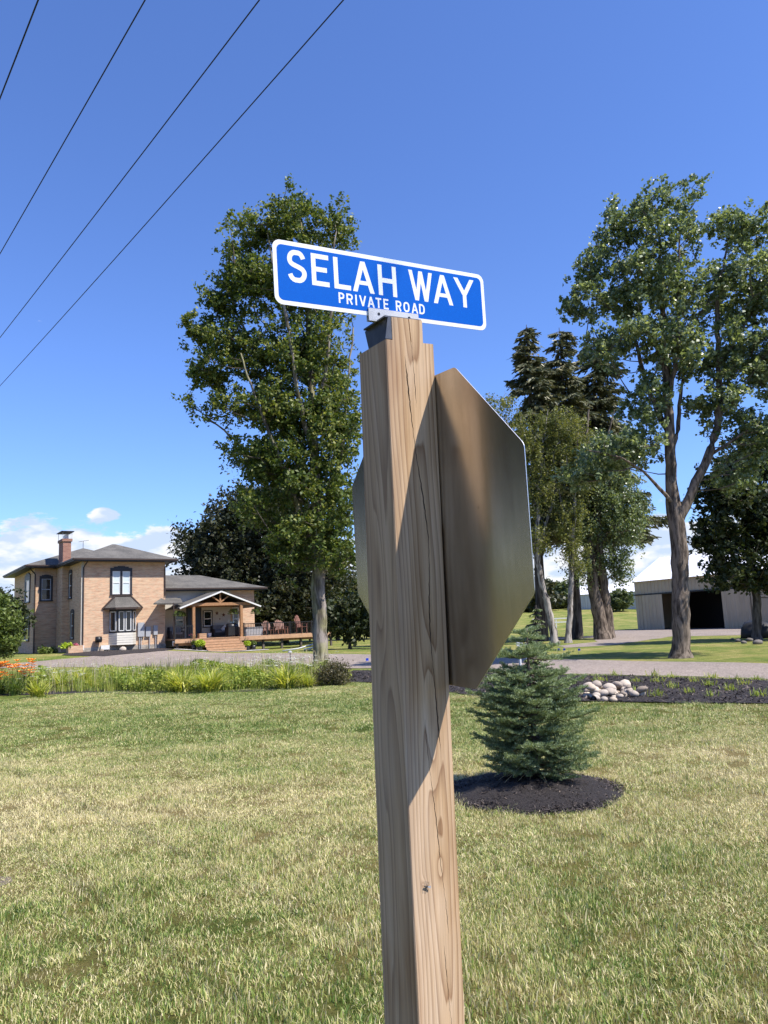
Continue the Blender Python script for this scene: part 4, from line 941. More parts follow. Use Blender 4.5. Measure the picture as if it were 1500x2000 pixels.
# trees farther off
def simple_tree(name, label, px, pyb, Y, top_py, blobs, mat, seed, ncl=120, lpc=50, ls=.3, cs=.5, dp=2, tr=.15, cat='tree', group=None):
    b_ = at(px, pyb, Y); b_[2] = float(ground(b_[0], b_[1]))
    return tree(name, label, b_, [[(px, pyb, 0, tr), (px, (pyb + top_py) / 2, 0, tr * .7), (px, top_py + 8, 0, tr * .2)]], blobs, ncl, lpc, ls, mat, M['bark_dark'], seed, depth=dp, csig=cs, group=group, cat=cat)
simple_tree('young_tree', 'small dark-leaved tree on the lawn just right of the maple trunk', 683, 1256, 53, 1165, [(680, 1195, 42, 26), (660, 1215, 26, 18), (710, 1205, 26, 22), (690, 1228, 26, 14)], M['darkleaf'], 71, 150, 60, .20, .34, 1.6, .1)
simple_tree('pale_tree', 'pale green tree behind the small dark tree beside the post', 660, 1245, 85, 1130, [(660, 1160, 40, 30), (640, 1190, 30, 30), (700, 1175, 34, 36), (720, 1200, 30, 30)], M['farleaf'], 72, 150, 55, .42, .8, 3, .2)
simple_tree('round_tree', 'small round tree standing alone in front of the far white shed', 1206, 1197, 128, 1153, [(1206, 1170, 18, 14), (1200, 1178, 14, 10), (1213, 1176, 13, 10)], M['farleaf'], 73, 90, 50, .40, .6, 1.6, .15)
simple_tree('far_tree', 'leafy tree beyond the field between the birch trunks', 1095, 1190, 150, 1135, [(1098, 1160, 26, 20), (1080, 1172, 20, 16), (1115, 1168, 18, 18)], M['farleaf'], 74, 90, 50, .6, 1.1, 3, .3)
simple_tree('far_tree', 'dark leafy tree at the field edge left of the birch trunks', 1052, 1195, 140, 1130, [(1050, 1160, 26, 26), (1030, 1175, 20, 20)], M['walnut'], 75, 90, 50, .6, 1.1, 3, .3)
simple_tree('field_tree', 'leafy tree behind the deck seen left of the maple trunk', 560, 1250, 82, 1160, [(560, 1200, 40, 30), (600, 1195, 36, 30), (520, 1210, 30, 22)], M['farleaf'], 76, 130, 55, .42, .8, 3, .2)
simple_tree('round_bush', 'big round light-green bush at the left edge beside the house', -2, 1285, 47, 1165, [(0, 1200, 26, 32), (12, 1235, 24, 34), (-20, 1240, 40, 40), (8, 1268, 22, 16), (-30, 1190, 36, 30)], M['bush'], 77, 240, 75, .13, .28, 1.5, .08, 'bush')
simple_tree('dark_bush', 'dark bush between the round bush and the shaded house wall', 20, 1282, 56, 1170, [(18, 1185, 18, 18), (26, 1215, 18, 22), (8, 1210, 24, 30), (-10, 1180, 24, 16)], M['darkleaf'], 78, 130, 55, .2, .4, 1.2, .08, 'bush')
# the row of big trees along the road left of the frame (they show as the dark reflection in the bare sign back)
big = [((-27, 9, 0), 8), ((-25, 17.5, 0), 9), ((-31, 1, 0), 8), ((-33, 26, 0), 9), ((-29, -9, 0), 9)]
rr = np.random.default_rng(5); P = []
for k in range(360):
    q_ = rr.normal(0, 1, 3); q_ /= np.linalg.norm(q_); c_ = q_ * rr.random() ** .4 * np.array([4.6, 4.6, 6.6]) + [0, 0, 9.2]; P.append(c_ + rr.normal(0, .75, (48, 3)))
P = np.concatenate(P); bigcrown = np_mesh('crown', leaf_quads(P, .42, rr, .4, 1.4), np.arange(4 * len(P)).reshape(-1, 4), M['darkleaf'])
mb = MB(); mb.tube([(0, 0, -.1), (0, 0, 2), (.2, .1, 6), (0, .3, 12), (.1, .2, 15)], [.5, .38, .32, .18, .05], 10); [mb.tube([(.1, .05, 3.5 + k), (math.cos(k * 1.9) * 2, math.sin(k * 1.9) * 2, 6 + k), (math.cos(k * 1.9) * 3.6, math.sin(k * 1.9) * 3.6, 8.5 + k)], [.16, .1, .03], 6) for k in range(6)]
bigtrunk = np_mesh('trunk', mb.v, mb.f, M['bark_dark'], True)
for i, (c_, h_) in enumerate(big):
    th = thing('roadside_tree', 'large dark roadside tree standing beyond the left edge of the photo', 'tree', c_, i * 1.3, 'roadside trees left of the frame'); th.scale = (1, 1, .92 + .07 * (i % 3)); link('trunk', bigtrunk, th); link('crown', bigcrown, th)
# far wood
def far_wood():
    r = np.random.default_rng(9); P = []
    for (x0, x1, y, h) in ((-190, 14, 205, 6.0), (14, 50, 230, 3.2), (50, 190, 235, 4.0)):
        n = int((x1 - x0) * 70); X = r.uniform(x0, x1, n); hh = h * (.65 + .35 * np.sin(X * .31) * np.sin(X * .13 + 1) + .2 * np.sin(X * .9))
        P.append(np.stack([X, y + r.normal(0, 4, n), ground(X, y) - .3 + r.random(n) ** .8 * hh], 1))
    P = np.concatenate(P); v = leaf_quads(P, 1.5, r, .3, 1.2); n = len(P)
    o = link('far_wood', np_mesh('far_wood', v, np.arange(4 * n).reshape(n, 4), M['farleaf'])); tag(o, 'low belt of far woodland along the horizon', 'woodland', kind='stuff')
far_wood()

# young fir in the mulch ring
def young_fir():
    base = np.array([1.33, 7.55, .10]); root = thing('fir_tree', 'young blue-green fir with tiered flat boughs growing in a ring of dark mulch', 'fir tree', tuple(base))
    r = np.random.default_rng(17); H = 1.40; mb = MB(); mb.tube([(0, 0, 0), (.01, 0, .4), (-.01, 0, .8), (.0, 0, 1.15), (.005, 0, H)], [.032, .026, .018, .011, .005], 8); mb.build('trunk', M['twig'], root, True)
    br = MB(); tips = []
    tiers = [(.09, .50, 12), (.16, .58, 14), (.24, .62, 15), (.32, .63, 15), (.40, .62, 15), (.48, .60, 15), (.56, .60, 15), (.64, .61, 15), (.72, .60, 14), (.80, .58, 14), (.88, .54, 13), (.95, .46, 11), (1.0, .36, 9), (1.12, .42, 9), (1.17, .36, 8), (1.28, .16, 6), (1.36, .06, 4)]
    Pn = []; Dn = []
    for z, rad, n in tiers:
        a0 = r.uniform(0, 6.28); n = max(4, int(n * .72))
        for k in range(n):
            a = a0 + 2 * np.pi * k / n + r.normal(0, .26); Lb = rad * .95 * r.uniform(.66, 1.04); d = np.array([math.cos(a), math.sin(a), 0]); side = np.array([-d[1], d[0], 0])
            rise = r.uniform(.02, .18) if z > .5 else r.uniform(-.06, .12)
            t = np.linspace(0, 1, 7); bz = z + r.normal(0, .02) + rise * Lb * t - .10 * Lb * np.sin(t * np.pi)
            P = d * (Lb * t)[:, None] + np.array([0, 0, 1]) * bz[:, None] + side * (np.sin(t * 2.2) * r.normal(0, .04))[:, None]
            br.tube([tuple(p) for p in P], list(np.linspace(.008, .0025, 7)), 4, cap=False)
            segs = [(P[-3], P[-1])] if Lb < .1 else []
            nt_ = max(4, int(Lb / .042))
            for j in range(nt_):
                f = .25 + .75 * j / (nt_ - 1); p0 = np.array([np.interp(f, t, P[:, q_]) for q_ in range(3)])
                for s_ in (-1, 1):
                    ll = (.085 + .15 * (1 - f) * Lb / .6) * r.uniform(.7, 1.25); dv = d * .6 + side * s_ * .75 + np.array([0, 0, r.uniform(-.12, .45)]); dv /= np.linalg.norm(dv); segs.append((p0, p0 + dv * ll))
            segs.append((P[3], P[-1] + d * .03)); segs.append((P[1], P[4]))
            for s0, s1 in segs:
                ln = np.linalg.norm(s1 - s0); m_ = int(ln * 560); tt = r.random(m_)[:, None]; ctr = s0 * (1 - tt) + s1 * tt; ax_ = (s1 - s0) / ln
                rv = r.normal(0, 1, (m_, 3)); rv[:, 2] = np.abs(rv[:, 2]) * .9 + .25; rv -= (rv @ ax_)[:, None] * ax_; rv /= np.linalg.norm(rv, axis=1)[:, None]
                dv = rv + ax_ * .42; dv /= np.linalg.norm(dv, axis=1)[:, None]; Pn.append(ctr); Dn.append(dv)
    br.build('branch', M['twig'], root)['kind'] = 'stuff'
    Pn = np.concatenate(Pn); Dn = np.concatenate(Dn); n = len(Pn); ln = r.uniform(.017, .029, n)[:, None]; wv_ = np.cross(Dn, r.normal(0, 1, (n, 3))); wv_ /= np.linalg.norm(wv_, axis=1)[:, None]; wv_ *= .0021
    v = np.stack([Pn - wv_, Pn + wv_, Pn + Dn * ln + wv_ * .6, Pn + Dn * ln - wv_ * .6], 1).reshape(-1, 3); print('fir needles', n)
    link('crown', np_mesh('crown', v, np.arange(4 * n).reshape(n, 4), M['needle_blue']), root)
    # dead lower twigs
    dw = MB()
    for k in range(26):
        a = r.uniform(0, 6.28); l_ = r.uniform(.2, .5); d = np.array([math.cos(a), math.sin(a), 0]); z = r.uniform(.03, .14)
        dw.tube([tuple(d * .02 + [0, 0, z]), tuple(d * l_ * .5 + [0, 0, z + r.uniform(-.02, .05)]), tuple(d * l_ + [0, 0, max(.0, z - r.uniform(.02, .12))])], [.004, .003, .0015], 4, cap=False)
    dw.build('dead_branch', M['straw'], root)['kind'] = 'stuff'
young_fir()
b0 = at(1040, 1262, 15.5); b0[2] = 0
conifer('spruce_sapling', 'small yellow-green spruce sapling just behind the top of the young fir', b0, at(1046, 1182, 15.5), .30, 16, 64, leaf_mat('sapling_needle', (.06, .09, .03), (.16, .20, .07), (.28, .30, .12), trans=.15, scale=3), 'young spruce', .1, q_n=320, nsize=.07, low=.1)

# bed plants -------------------------------------------------------
def strap_clump(n, h, wd, spread_, seed, mat):
    r = np.random.default_rng(seed); V = []; Fc = []
    for i in range(n):
        a = r.uniform(0, 6.28); L_ = h * r.uniform(.6, 1.25); sp_ = spread_ * r.uniform(.3, 1.2); b0_ = np.array([r.normal(0, .07), r.normal(0, .07), 0]); d = np.array([math.cos(a), math.sin(a), 0]); side = np.array([-d[1], d[0], 0]) * wd
        for k, t in enumerate((0, .35, .7, 1)):
            p = b0_ + d * sp_ * t ** 1.4 + np.array([0, 0, L_ * (1.35 * t - .75 * t * t * (sp_ / spread_ if sp_ > spread_ * .5 else .4))]); w_ = side * (1, 1, .8, .1)[k]; V += [p - w_, p + w_]
        o_ = i * 8
        for k in range(3): Fc.append((o_ + 2 * k, o_ + 2 * k + 1, o_ + 2 * k + 3, o_ + 2 * k + 2))
    return np_mesh('leaves', np.array(V), np.array(Fc), mat)
clump_me = [strap_clump(150, .46, .013, .60, 80 + k, M['strap']) for k in range(3)]; lily_me = strap_clump(130, .55, .010, .40, 90, M['lilygreen'])
def flower(mb, p, r_, n=6, tilt=.4):
    a0 = random.uniform(0, 6)
    for k in range(n):
        a = a0 + 2 * math.pi * k / n; d = Vector((math.cos(a), math.sin(a), tilt)); s_ = Vector((-math.sin(a), math.cos(a), 0)) * r_ * .32
        mb.add([p, p + d * r_ * .6 - s_, p + d * r_, p + d * r_ * .6 + s_], [(0, 1, 2, 3)])
for i, (px, py, sc_, lab) in enumerate(((232, 1338, 1.0, 'arching yellow-green leaf clump at the left of the flower bed'), (72, 1362, .8, 'pale yellow leaf clump right beside the orange daylilies'), (352, 1352, 1.05, 'broad arching leaf clump at the lawn edge below the porch'),
                                   (410, 1352, 1.1, 'dense arching leaf clump, second at the lawn edge below the porch'), (485, 1340, .9, 'bright yellow leaf clump mid-bed in front of the white wildflowers'),
                                   (560, 1345, 1.1, 'arching leaf clump left of the dark shrub'), (300, 1330, .9, 'yellowish leaf clump behind the lawn edge, left of mid-bed'), (160, 1340, .9, 'loose green-yellow leaf clump between daylilies and mid-bed'), (440, 1328, .8, 'yellow leaf clump set back in the bed below the steps'), (120, 1346, .8, 'low grassy leaf clump near the daylilies'))):
    p = px_base(px, py); th = thing('leaf_clump', lab, 'plant', p, random.uniform(0, 6), 'arching leaf clumps along the bed'); th.scale = (sc_ * 1.2,) * 3
    link('leaves', clump_me[i % 3], th)
    p2 = (p[0] + .45, p[1] + .35, 0)
for i, (px, py, lab) in enumerate(((2, 1356, 'leftmost clump of orange daylilies at the edge of the photo'), (30, 1358, 'middle clump of orange daylilies at the left of the bed'), (50, 1350, 'right-hand clump of orange daylilies beside the yellow leaves'), (-25, 1360, 'orange daylilies growing at the outer left end of the bed'))):
    p = px_base(px, py); th = thing('daylily', lab, 'daylily', p, 0, 'orange daylilies'); link('leaves', lily_me, th).scale = (1.1, 1.1, 1.0)
    st = MB(); fl = MB()
    for k in range(13):
        a = random.uniform(0, 6.28); q_ = random.uniform(.05, .42); h = random.uniform(.5, .98); top = Vector((math.cos(a) * q_, math.sin(a) * q_, h)); st.tube([(0, 0, 0), top * .55, top], .004, 3, cap=False); flower(fl, top, .115, 6, .5); flower(fl, top + Vector((.06, -.04, -.06)), .09, 6, .3)
    st.build('stem', M['lilygreen'], th); fl.build('blossoms', M['orange'], th)
rc = random.Random(12)
for i in range(26):
    px = rc.uniform(90, 610); p = px_base(px, rc.uniform(1318, 1345)); th = thing('leaf_clump', 'smaller yellow-green leaf clump crowded among the weeds of the bed', 'plant', p, rc.uniform(0, 6), 'smaller leaf clumps among the weeds'); k = rc.uniform(.5, .95); th.scale = (k, k, k); link('leaves', clump_me[i % 3], th)
def weeds():
    r = np.random.default_rng(33); BED = [(-1.6, 21.3), (-2.6, 21.2), (-4.9, 21.1), (-7, 21.8), (-8.6, 22.9), (-11.2, 23.4), (-15, 25), (-15, 29.5), (-9, 31.), (-4, 29.), (-2.2, 26.6)]
    n = 3600; X = r.uniform(-15, -1.6, n); Yy = r.uniform(21, 30.5, n); k = in_poly(X, Yy, BED); X, Yy = X[k], Yy[k]
    V = []; h = .10 + .42 * r.random(len(X)) ** 1.5 * (1 + .6 * np.sin(X * 1.4) * np.sin(Yy * 1.1)); Zg = ground(X, Yy)
    m_ = 7; a = r.uniform(0, 6.28, (len(X), m_)); le = r.uniform(.05, .3, (len(X), m_)) * h[:, None]
    B = np.stack([X, Yy, Zg], 1)[:, None, :] + r.normal(0, .07, (len(X), m_, 3)) * np.array([1, 1, 0]); T = B + np.stack([np.cos(a) * le, np.sin(a) * le, h[:, None] * r.uniform(.6, 1.25, a.shape)], 2)
    S_ = np.stack([-np.sin(a), np.cos(a), 0 * a], 2) * .008; v = np.stack([B - S_, B + S_, T + S_ * .3, T - S_ * .3], 2).reshape(-1, 3); nq = len(v) // 4
    o = link('wild_greenery', np_mesh('wild_greenery', v, np.arange(4 * nq).reshape(nq, 4), M['weed'])); tag(o, 'tangle of green weeds and wild grasses filling the flower bed', 'ground cover', kind='stuff')
    # leafy herbs
    n = 85000; X = r.uniform(-15, -1.6, n); Yy = r.uniform(21.3, 30, n); k = in_poly(X, Yy, BED) & (np.sin(X * 1.1 + 2) + .6 * np.sin(Yy * 1.7 + X) > -.6); X, Yy = X[k], Yy[k]
    P = np.stack([X, Yy, ground(X, Yy) + r.random(len(X)) ** .6 * (.31 + .17 * np.sin(X * 2.1 + Yy) + .10 * np.sin(X * 5.3 + Yy * 2.2))], 1); v = leaf_quads(P, .055, r, .4, 2.0)
    o = link('herb_leaves', np_mesh('herb_leaves', v, np.arange(len(v)).reshape(-1, 4), M['weed'])); tag(o, 'small leaves of low herbs among the bed plants', 'ground cover', kind='stuff')
    # dry seed stalks and white umbels
    st = MB(); fl = MB()
    for _ in range(230):
        px = random.choice((random.uniform(230, 640), random.uniform(380, 620), random.uniform(60, 300))); y = random.uniform(22.5, 29); p = at(px, 1300, y); z0 = float(ground(p[0], y)); h = random.uniform(.45, .95)
        st.tube([(p[0], y, z0), (p[0] + random.uniform(-.06, .06), y, z0 + h * .6), (p[0] + random.uniform(-.12, .12), y, z0 + h)], [.004, .003, .005], 3, cap=False)
    for _ in range(210):
        px = random.choice((random.gauss(560, 35), random.gauss(540, 55), random.gauss(120, 40), random.uniform(80, 600))); y = random.uniform(22.5, 28.5); p = at(px, 1300, y); z0 = float(ground(p[0], y)); h = random.uniform(.4, .75); t = Vector((p[0], y, z0 + h))
        st.tube([(p[0], y, z0), t], .003, 3, cap=False)
        for k in range(7):
            c_ = t + Vector((random.gauss(0, .03), random.gauss(0, .03), random.gauss(0, .008))); flower(fl, c_, .042, 5, .1)
    o = st.build('dry_stalk', M['straw']); tag(o, 'thin dry seed stalks standing above the bed', 'grass stalks', kind='stuff')
    o = fl.build('white_wildflower', M['whiteflower']); tag(o, 'flat white umbels of wild flowers scattered over the bed', 'wildflowers', kind='stuff')
weeds()
def shrub(name, label, c, rad, n, size, mat, seed, zs=.8, cat='shrub', group=None):
    r = np.random.default_rng(seed); root = thing(name, label, cat, c, 0, group); st = MB(); P = []
    for k in range(max(8, n // 160)):
        d = r.normal(0, 1, 3); d[2] = abs(d[2]) + .25; d /= np.linalg.norm(d); t = d * np.array([1, 1, zs]) * rad * r.uniform(.65, 1.05); st.tube([(0, 0, 0), tuple(t * .5 + r.normal(0, .03 * rad, 3)), tuple(t)], [.02 * rad, .012 * rad, .005 * rad], 3, cap=False)
        m_ = n // max(8, n // 160); P.append(t * r.uniform(.5, 1.08, m_)[:, None] + r.normal(0, .16 * rad, (m_, 3)))
    P = np.concatenate(P); P[:, 2] = np.abs(P[:, 2]) + .01; v = leaf_quads(P, size, r, .4, 1.6); st.build('stem', M['twig'], root)
    link('foliage', np_mesh('foliage', v, np.arange(len(v)).reshape(-1, 4), mat), root); return root
shrub('shrub', 'olive-brown rounded shrub at the right end of the flower bed', (-1.62, 21.6, 0), .62, 7000, .035, M['shrubleaf'], 3, .95)
shrub('lime_shrub', 'bright yellow-green small shrub peeping over the brown shrub', (-1.45, 23.6, .02), .34, 1600, .05, M['strap'], 4)
# sparse plants in the mulch bed
gp = [strap_clump(34, .15, .006, .11, 100 + k, M['weed']) for k in range(2)]
for i, (px, py) in enumerate(((1175, 1332), (1203, 1321), (1240, 1333), (1275, 1322), (1282, 1334), (1313, 1345), (1315, 1325), (1345, 1355), (1243, 1357), (1282, 1362), (1385, 1340), (1392, 1362), (1425, 1350), (1437, 1330), (1455, 1338), (1485, 1362), (1390, 1325), (1355, 1333), (1478, 1328))):
    p = px_base(px, py); th = thing('bedding_grass', 'small pale green grass tuft planted in the black mulch bed', 'grass plant', p, random.uniform(0, 6), 'young tufts planted in the mulch bed'); k = random.uniform(.8, 1.3); th.scale = (k, k, k)
    link('leaves', gp[i % 2], th)
p = px_base(1338, 1322)
# river stones
def stone_mesh(seed, rough=.18):
    import bmesh
    bm = bmesh.new(); bmesh.ops.create_icosphere(bm, subdivisions=2, radius=1); r = random.Random(seed); w3 = [Vector((r.gauss(0, 1), r.gauss(0, 1), r.gauss(0, 1))) for _ in range(4)]
    for v in bm.verts:
        f = 1 + sum(math.sin(v.co.dot(q_) * 1.7 + k) for k, q_ in enumerate(w3)) * rough / 3; v.co *= f
    me = bpy.data.meshes.new('stone'); bm.to_mesh(me); bm.free(); me.polygons.foreach_set('use_smooth', [True] * len(me.polygons)); me.materials.append(M['stone']); return me
sm_ = [stone_mesh(k) for k in range(5)]
cs_ = on_ground(1182, 1357)
placed = []
tries = 0
while len(placed) < 70 and tries < 3000:
    tries += 1; u = random.gauss(0, .34); v = random.gauss(0, .62); r_ = random.choice((random.uniform(.035, .065), random.uniform(.055, .12)))
    if abs(u) > .55 or abs(v) > 1.35: continue
    x, y = cs_[0] + u + v * .02, cs_[1] + v; z = .02 + r_ * .55
    for (a, b_, c_, q_) in placed:
        d = math.hypot(x - a, y - b_)
        if d < (r_ + q_) * .78: z = max(z, c_ + (r_ + q_) * .38)
    if z > .24: continue
    placed.append((x, y, z, r_))
for i, (x, y, z, r_) in enumerate(placed):
    o = link('river_stone', sm_[i % 5]); o.location = (x, y, z); o.rotation_euler = (random.uniform(-.4, .4), random.uniform(-.4, .4), random.uniform(0, 6)); o.scale = (r_ * 1.25, r_, r_ * .75)
    tag(o, 'pale rounded river stone in the heap on the mulch bed', 'stone', 'river stones heaped on the mulch bed')
p = on_ground(1160, 1370); mb = MB(); mb.tube([(0, 0, 0), (.03, .35, .02)], .055, 14, cap=False); mb.tube([(0, .02, 0), (.03, .35, .02)], .048, 14); o = mb.build('drain_pipe', M['black'], None, True, (p[0], p[1], .06)); tag(o, 'black corrugated drain pipe end at the foot of the stone heap', 'pipe')

# ------------------------------------------------------------------ the brick house
house = thing('brick_house', 'two-storey buff brick farmhouse with hipped grey roofs, side wing and covered porch', 'house', tuple(HP), HB)
def hb(name, mat, *boxes, parent=None, smooth=False):
    mb = MB()
    for q_ in boxes: mb.box(*q_)
    return mb.build(name, mat, parent or house, smooth)
hb('wall', M['brick'], (0, 6.05, 0, 6.4, -.3, 6.98)); hb('wall', M['brick'], (-2.05, 6.6, 6.4, 16, -.3, 7.02))
hb('wall', M['brick'], (11.9, 14.0, 1.5, 8.5, -.3, 4.85)); hb('porch_wall', M['beige'], (6.05, 11.9, 1.5, 8.4, -.3, 4.80))
hb('foundation', M['stone_base'], (-.04, 6.09, -.04, 0, -.3, .82), (-.04, 0, 0, 6.3, -.3, .82))
hb('corner_board', M['beige'], (-.005, .14, -.012, -.002, .8, 6.9))
def hip(name, x0, x1, y0, y1, ze, zr, ra, rb, parent=None, fascia=.2):
    """ra, rb: ridge ends (x,y)"""
    mb = MB(); mb.add([(x0, y0, ze), (x1, y0, ze), (x1, y1, ze), (x0, y1, ze), (ra[0], ra[1], zr), (rb[0], rb[1], zr)],
                      [(0, 1, 5, 4), (1, 2, 5), (2, 3, 4, 5), (3, 0, 4)] if abs(ra[0] - rb[0]) > abs(ra[1] - rb[1]) else [(0, 1, 4), (1, 2, 5, 4), (2, 3, 5), (3, 0, 4, 5)])
    o = mb.build(name, M['shingle'], parent or house)
    hb('soffit', M['trim'], (x0 + .02, x1 - .02, y0 + .02, y1 - .02, ze - fascia, ze - .012), parent=o)
    g = MB()
    for a, b_ in (((x0, y0), (x1, y0)), ((x1, y0), (x1, y1)), ((x0, y1), (x0, y0))): g.bar((a[0], a[1], ze - .06), (b_[0], b_[1], ze - .06), .1, .11)
    g.build('gutter', M['bronze'], o); return o
hip('roof', -.72, 6.8, -.72, 7.6, 7.13, 8.62, (3.0, 3.4), (3.25, 3.4))
hip('roof', -2.85, 7.4, 5.5, 16.9, 7.17, 8.95, (2.2, 9.6), (2.2, 12))
hip('roof', 5.9, 14.9, .85, 9.2, 5.02, 6.32, (6.0, 5.0), (10.6, 5.0))
ch = hb('chimney', M['brick'], (-.48, .12, 4.1, 6.1, -.2, 7.3)); hb('stack', M['redbrick'], (-.46, .12, 4.12, 5.7, 7.3, 8.85), parent=ch)
hb('crown', M['redbrick'], (-.54, .2, 4.04, 5.78, 8.85, 9.05), parent=ch); hb('flue', M['white'], (-.25, .0, 4.5, 5.2, 9.05, 9.4), parent=ch)
mb = MB()
for a in (-.5, .16):
    for b_ in (4.1, 5.7): mb.bar((a, b_, 9.05), (a, b_, 9.62), .025, .025)
for k in range(8): mb.bar((-.5 + .094 * k, 4.1, 9.05), (-.5 + .094 * k, 4.1, 9.55), .008, .008)
mb.build('cap_frame', M['greybox'], ch)['kind'] = 'stuff'; hb('cap', M['trim'], (-.62, .3, 3.95, 5.85, 9.58, 9.64), parent=ch)
mb = MB(); mb.tube([(2.2, 9.6, 8.9), (2.2, 9.6, 9.55)], .02, 6); mb.bar((1.8, 9.4, 9.45), (2.7, 9.8, 9.65), .03, .03); mb.bar((1.95, 9.2, 9.5), (2.1, 9.9, 9.5), .02, .02); mb.build('aerial', M['black'], house)
def window(side, u0, u1, z0, z1, base, sashes=1, arch=True, blind=False, frame=.11, prnt=None, fm='trim', mm='white', rail=True):
    """side 'f': wall at y=base facing -y; 'l': wall at x=base facing -x"""
    def bxx(mb, a0, a1, d0, d1, c0, c1):
        if side == 'f': mb.box(a0, a1, base - d1, base - d0, c0, c1)
        elif side == 'l': mb.box(base - d1, base - d0, a0, a1, c0, c1)
    mb = MB(); bxx(mb, u0, u0 + frame, 0, .07, z0, z1); bxx(mb, u1 - frame, u1, 0, .07, z0, z1); bxx(mb, u0 - .03, u1 + .03, 0, .11, z0 - .09, z0 - .001)
    bxx(mb, u0 + frame, u1 - frame, 0, .07, z1 - frame, z1)
    if arch:
        w_ = u1 - u0; k = 6
        for i in range(k):
            a = -1 + 2 * i / k; b_ = -1 + 2 * (i + 1) / k; hh = .16 * w_ ** .5 * (1 - ((a + b_) / 2) ** 2); bxx(mb, u0 + (a + 1) / 2 * w_, u0 + (b_ + 1) / 2 * w_, 0, .075, z1 + .001, z1 + .02 + hh)
    wn = mb.build('window', M[fm], prnt or house)
    iw = (u1 - u0 - 2 * frame); n = sashes; mull = .16 if n > 1 else 0; sw = (iw - mull * (n - 1)) / n
    for i in range(n):
        a0 = u0 + frame + i * (sw + mull); a1 = a0 + sw
        if i: m_ = MB(); bxx(m_, a0 - mull, a0, 0, .075, z0, z1 - frame); m_.build('mullion', M[fm], wn)
        s_ = MB(); t = .055
        bxx(s_, a0, a0 + t, 0, .045, z0, z1 - frame); bxx(s_, a1 - t, a1, 0, .045, z0, z1 - frame); bxx(s_, a0 + t, a1 - t, 0, .045, z0, z0 + t * 1.4); bxx(s_, a0 + t, a1 - t, 0, .045, z1 - frame - t, z1 - frame)
        zm = (z0 + z1 - frame) / 2
        if rail: bxx(s_, a0 + t, a1 - t, 0, .05, zm - .035, zm + .035)
        s_.build('sash', M[mm], wn)
        g = MB(); bxx(g, a0 + t, a1 - t, .001, .018, z0 + t * 1.4, z1 - frame - t); g.build('pane', M['blind' if blind else 'glass'], wn)
    return wn
window('f', 2.0, 3.57, 4.56, 6.4, 0, 2, blind=True, frame=.15)
window('l', 2.95, 3.95, 4.5, 6.45, 0, 1); window('l', 2.1, 3.15, 1.5, 3.45, 0, 1)
window('f', -1.68, -.72, 4.5, 6.3, 6.4, 1, frame=.14, mm='greybox')
window('l', 5.0 + 3, 7.4 + 3, 4.5, 6.55, -2.05, 1, frame=.3); window('l', 8, 10.2, 1.5, 3.6, -2.05, 1, frame=.3)
# downpipes
def downpipe(pts_, foot=True):
    mb = MB(); mb.tube(pts_, .05, 6); o = mb.build('downpipe', M['bronze'], house)
    if foot: q_ = pts_[-1]; hb('downpipe_foot', M['white'], (q_[0] - .08, q_[0] + .08, q_[1] - .08, q_[1] + .08, q_[2] - .35, q_[2]), parent=o)
downpipe([(.35, -.66, 7.05), (.2, -.3, 6.7), (.13, -.07, 6.5), (.13, -.07, 1.0)])
downpipe([(6.7, -.6, 7.05), (6.1, -.3, 6.75), (6.02, -.07, 6.5), (6.02, -.07, 4.4)], False)
downpipe([(-2.6, 5.7, 7.05), (-2.2, 6.2, 6.7), (-2.0, 6.33, 6.5), (-2.0, 6.33, .5)], False)
downpipe([(6.2, -1.45, 3.8), (6.2, -1.5, 3.6), (6.2, -1.5, 1.0)])
# bay window
bay = MB(); A_, B_ = 1.95, 3.86; D_ = .62; c_ = .42
pl = [(A_, 0), (A_ + c_, -D_), (B_ - c_, -D_), (B_, 0)]
def prism(mb, poly, z0, z1): n = len(poly); mb.add([(p[0], p[1], z0) for p in poly] + [(p[0], p[1], z1) for p in poly], [tuple(range(n))[::-1], tuple(range(n, 2 * n))] + [(i, (i + 1) % n, n + (i + 1) % n, n + i) for i in range(n)]); return mb
bayo = prism(MB(), pl, .9, 3.55).build('bay_window', M['trim'], house)
for k in range(5):
    z0 = .90 + k * .17; grow = .018
    pl2 = [(A_ - .02, -.002), (A_ + c_ - .02, -D_ - .02), (B_ - c_ + .02, -D_ - .02), (B_ + .02, -.002)]
    mb = MB(); n = 4; lo = [(p[0] + (p[0] - 2.9) * .012, p[1] * 1.03) for p in pl2]
    mb.add([(p[0], p[1], z0) for p in lo] + [(p[0], p[1], z0 + .172) for p in pl2], [tuple(range(n))[::-1], tuple(range(n, 2 * n))] + [(i, (i + 1) % n, n + (i + 1) % n, n + i) for i in range(n)]); mb.build('siding_board', M['offwhite'], bayo)
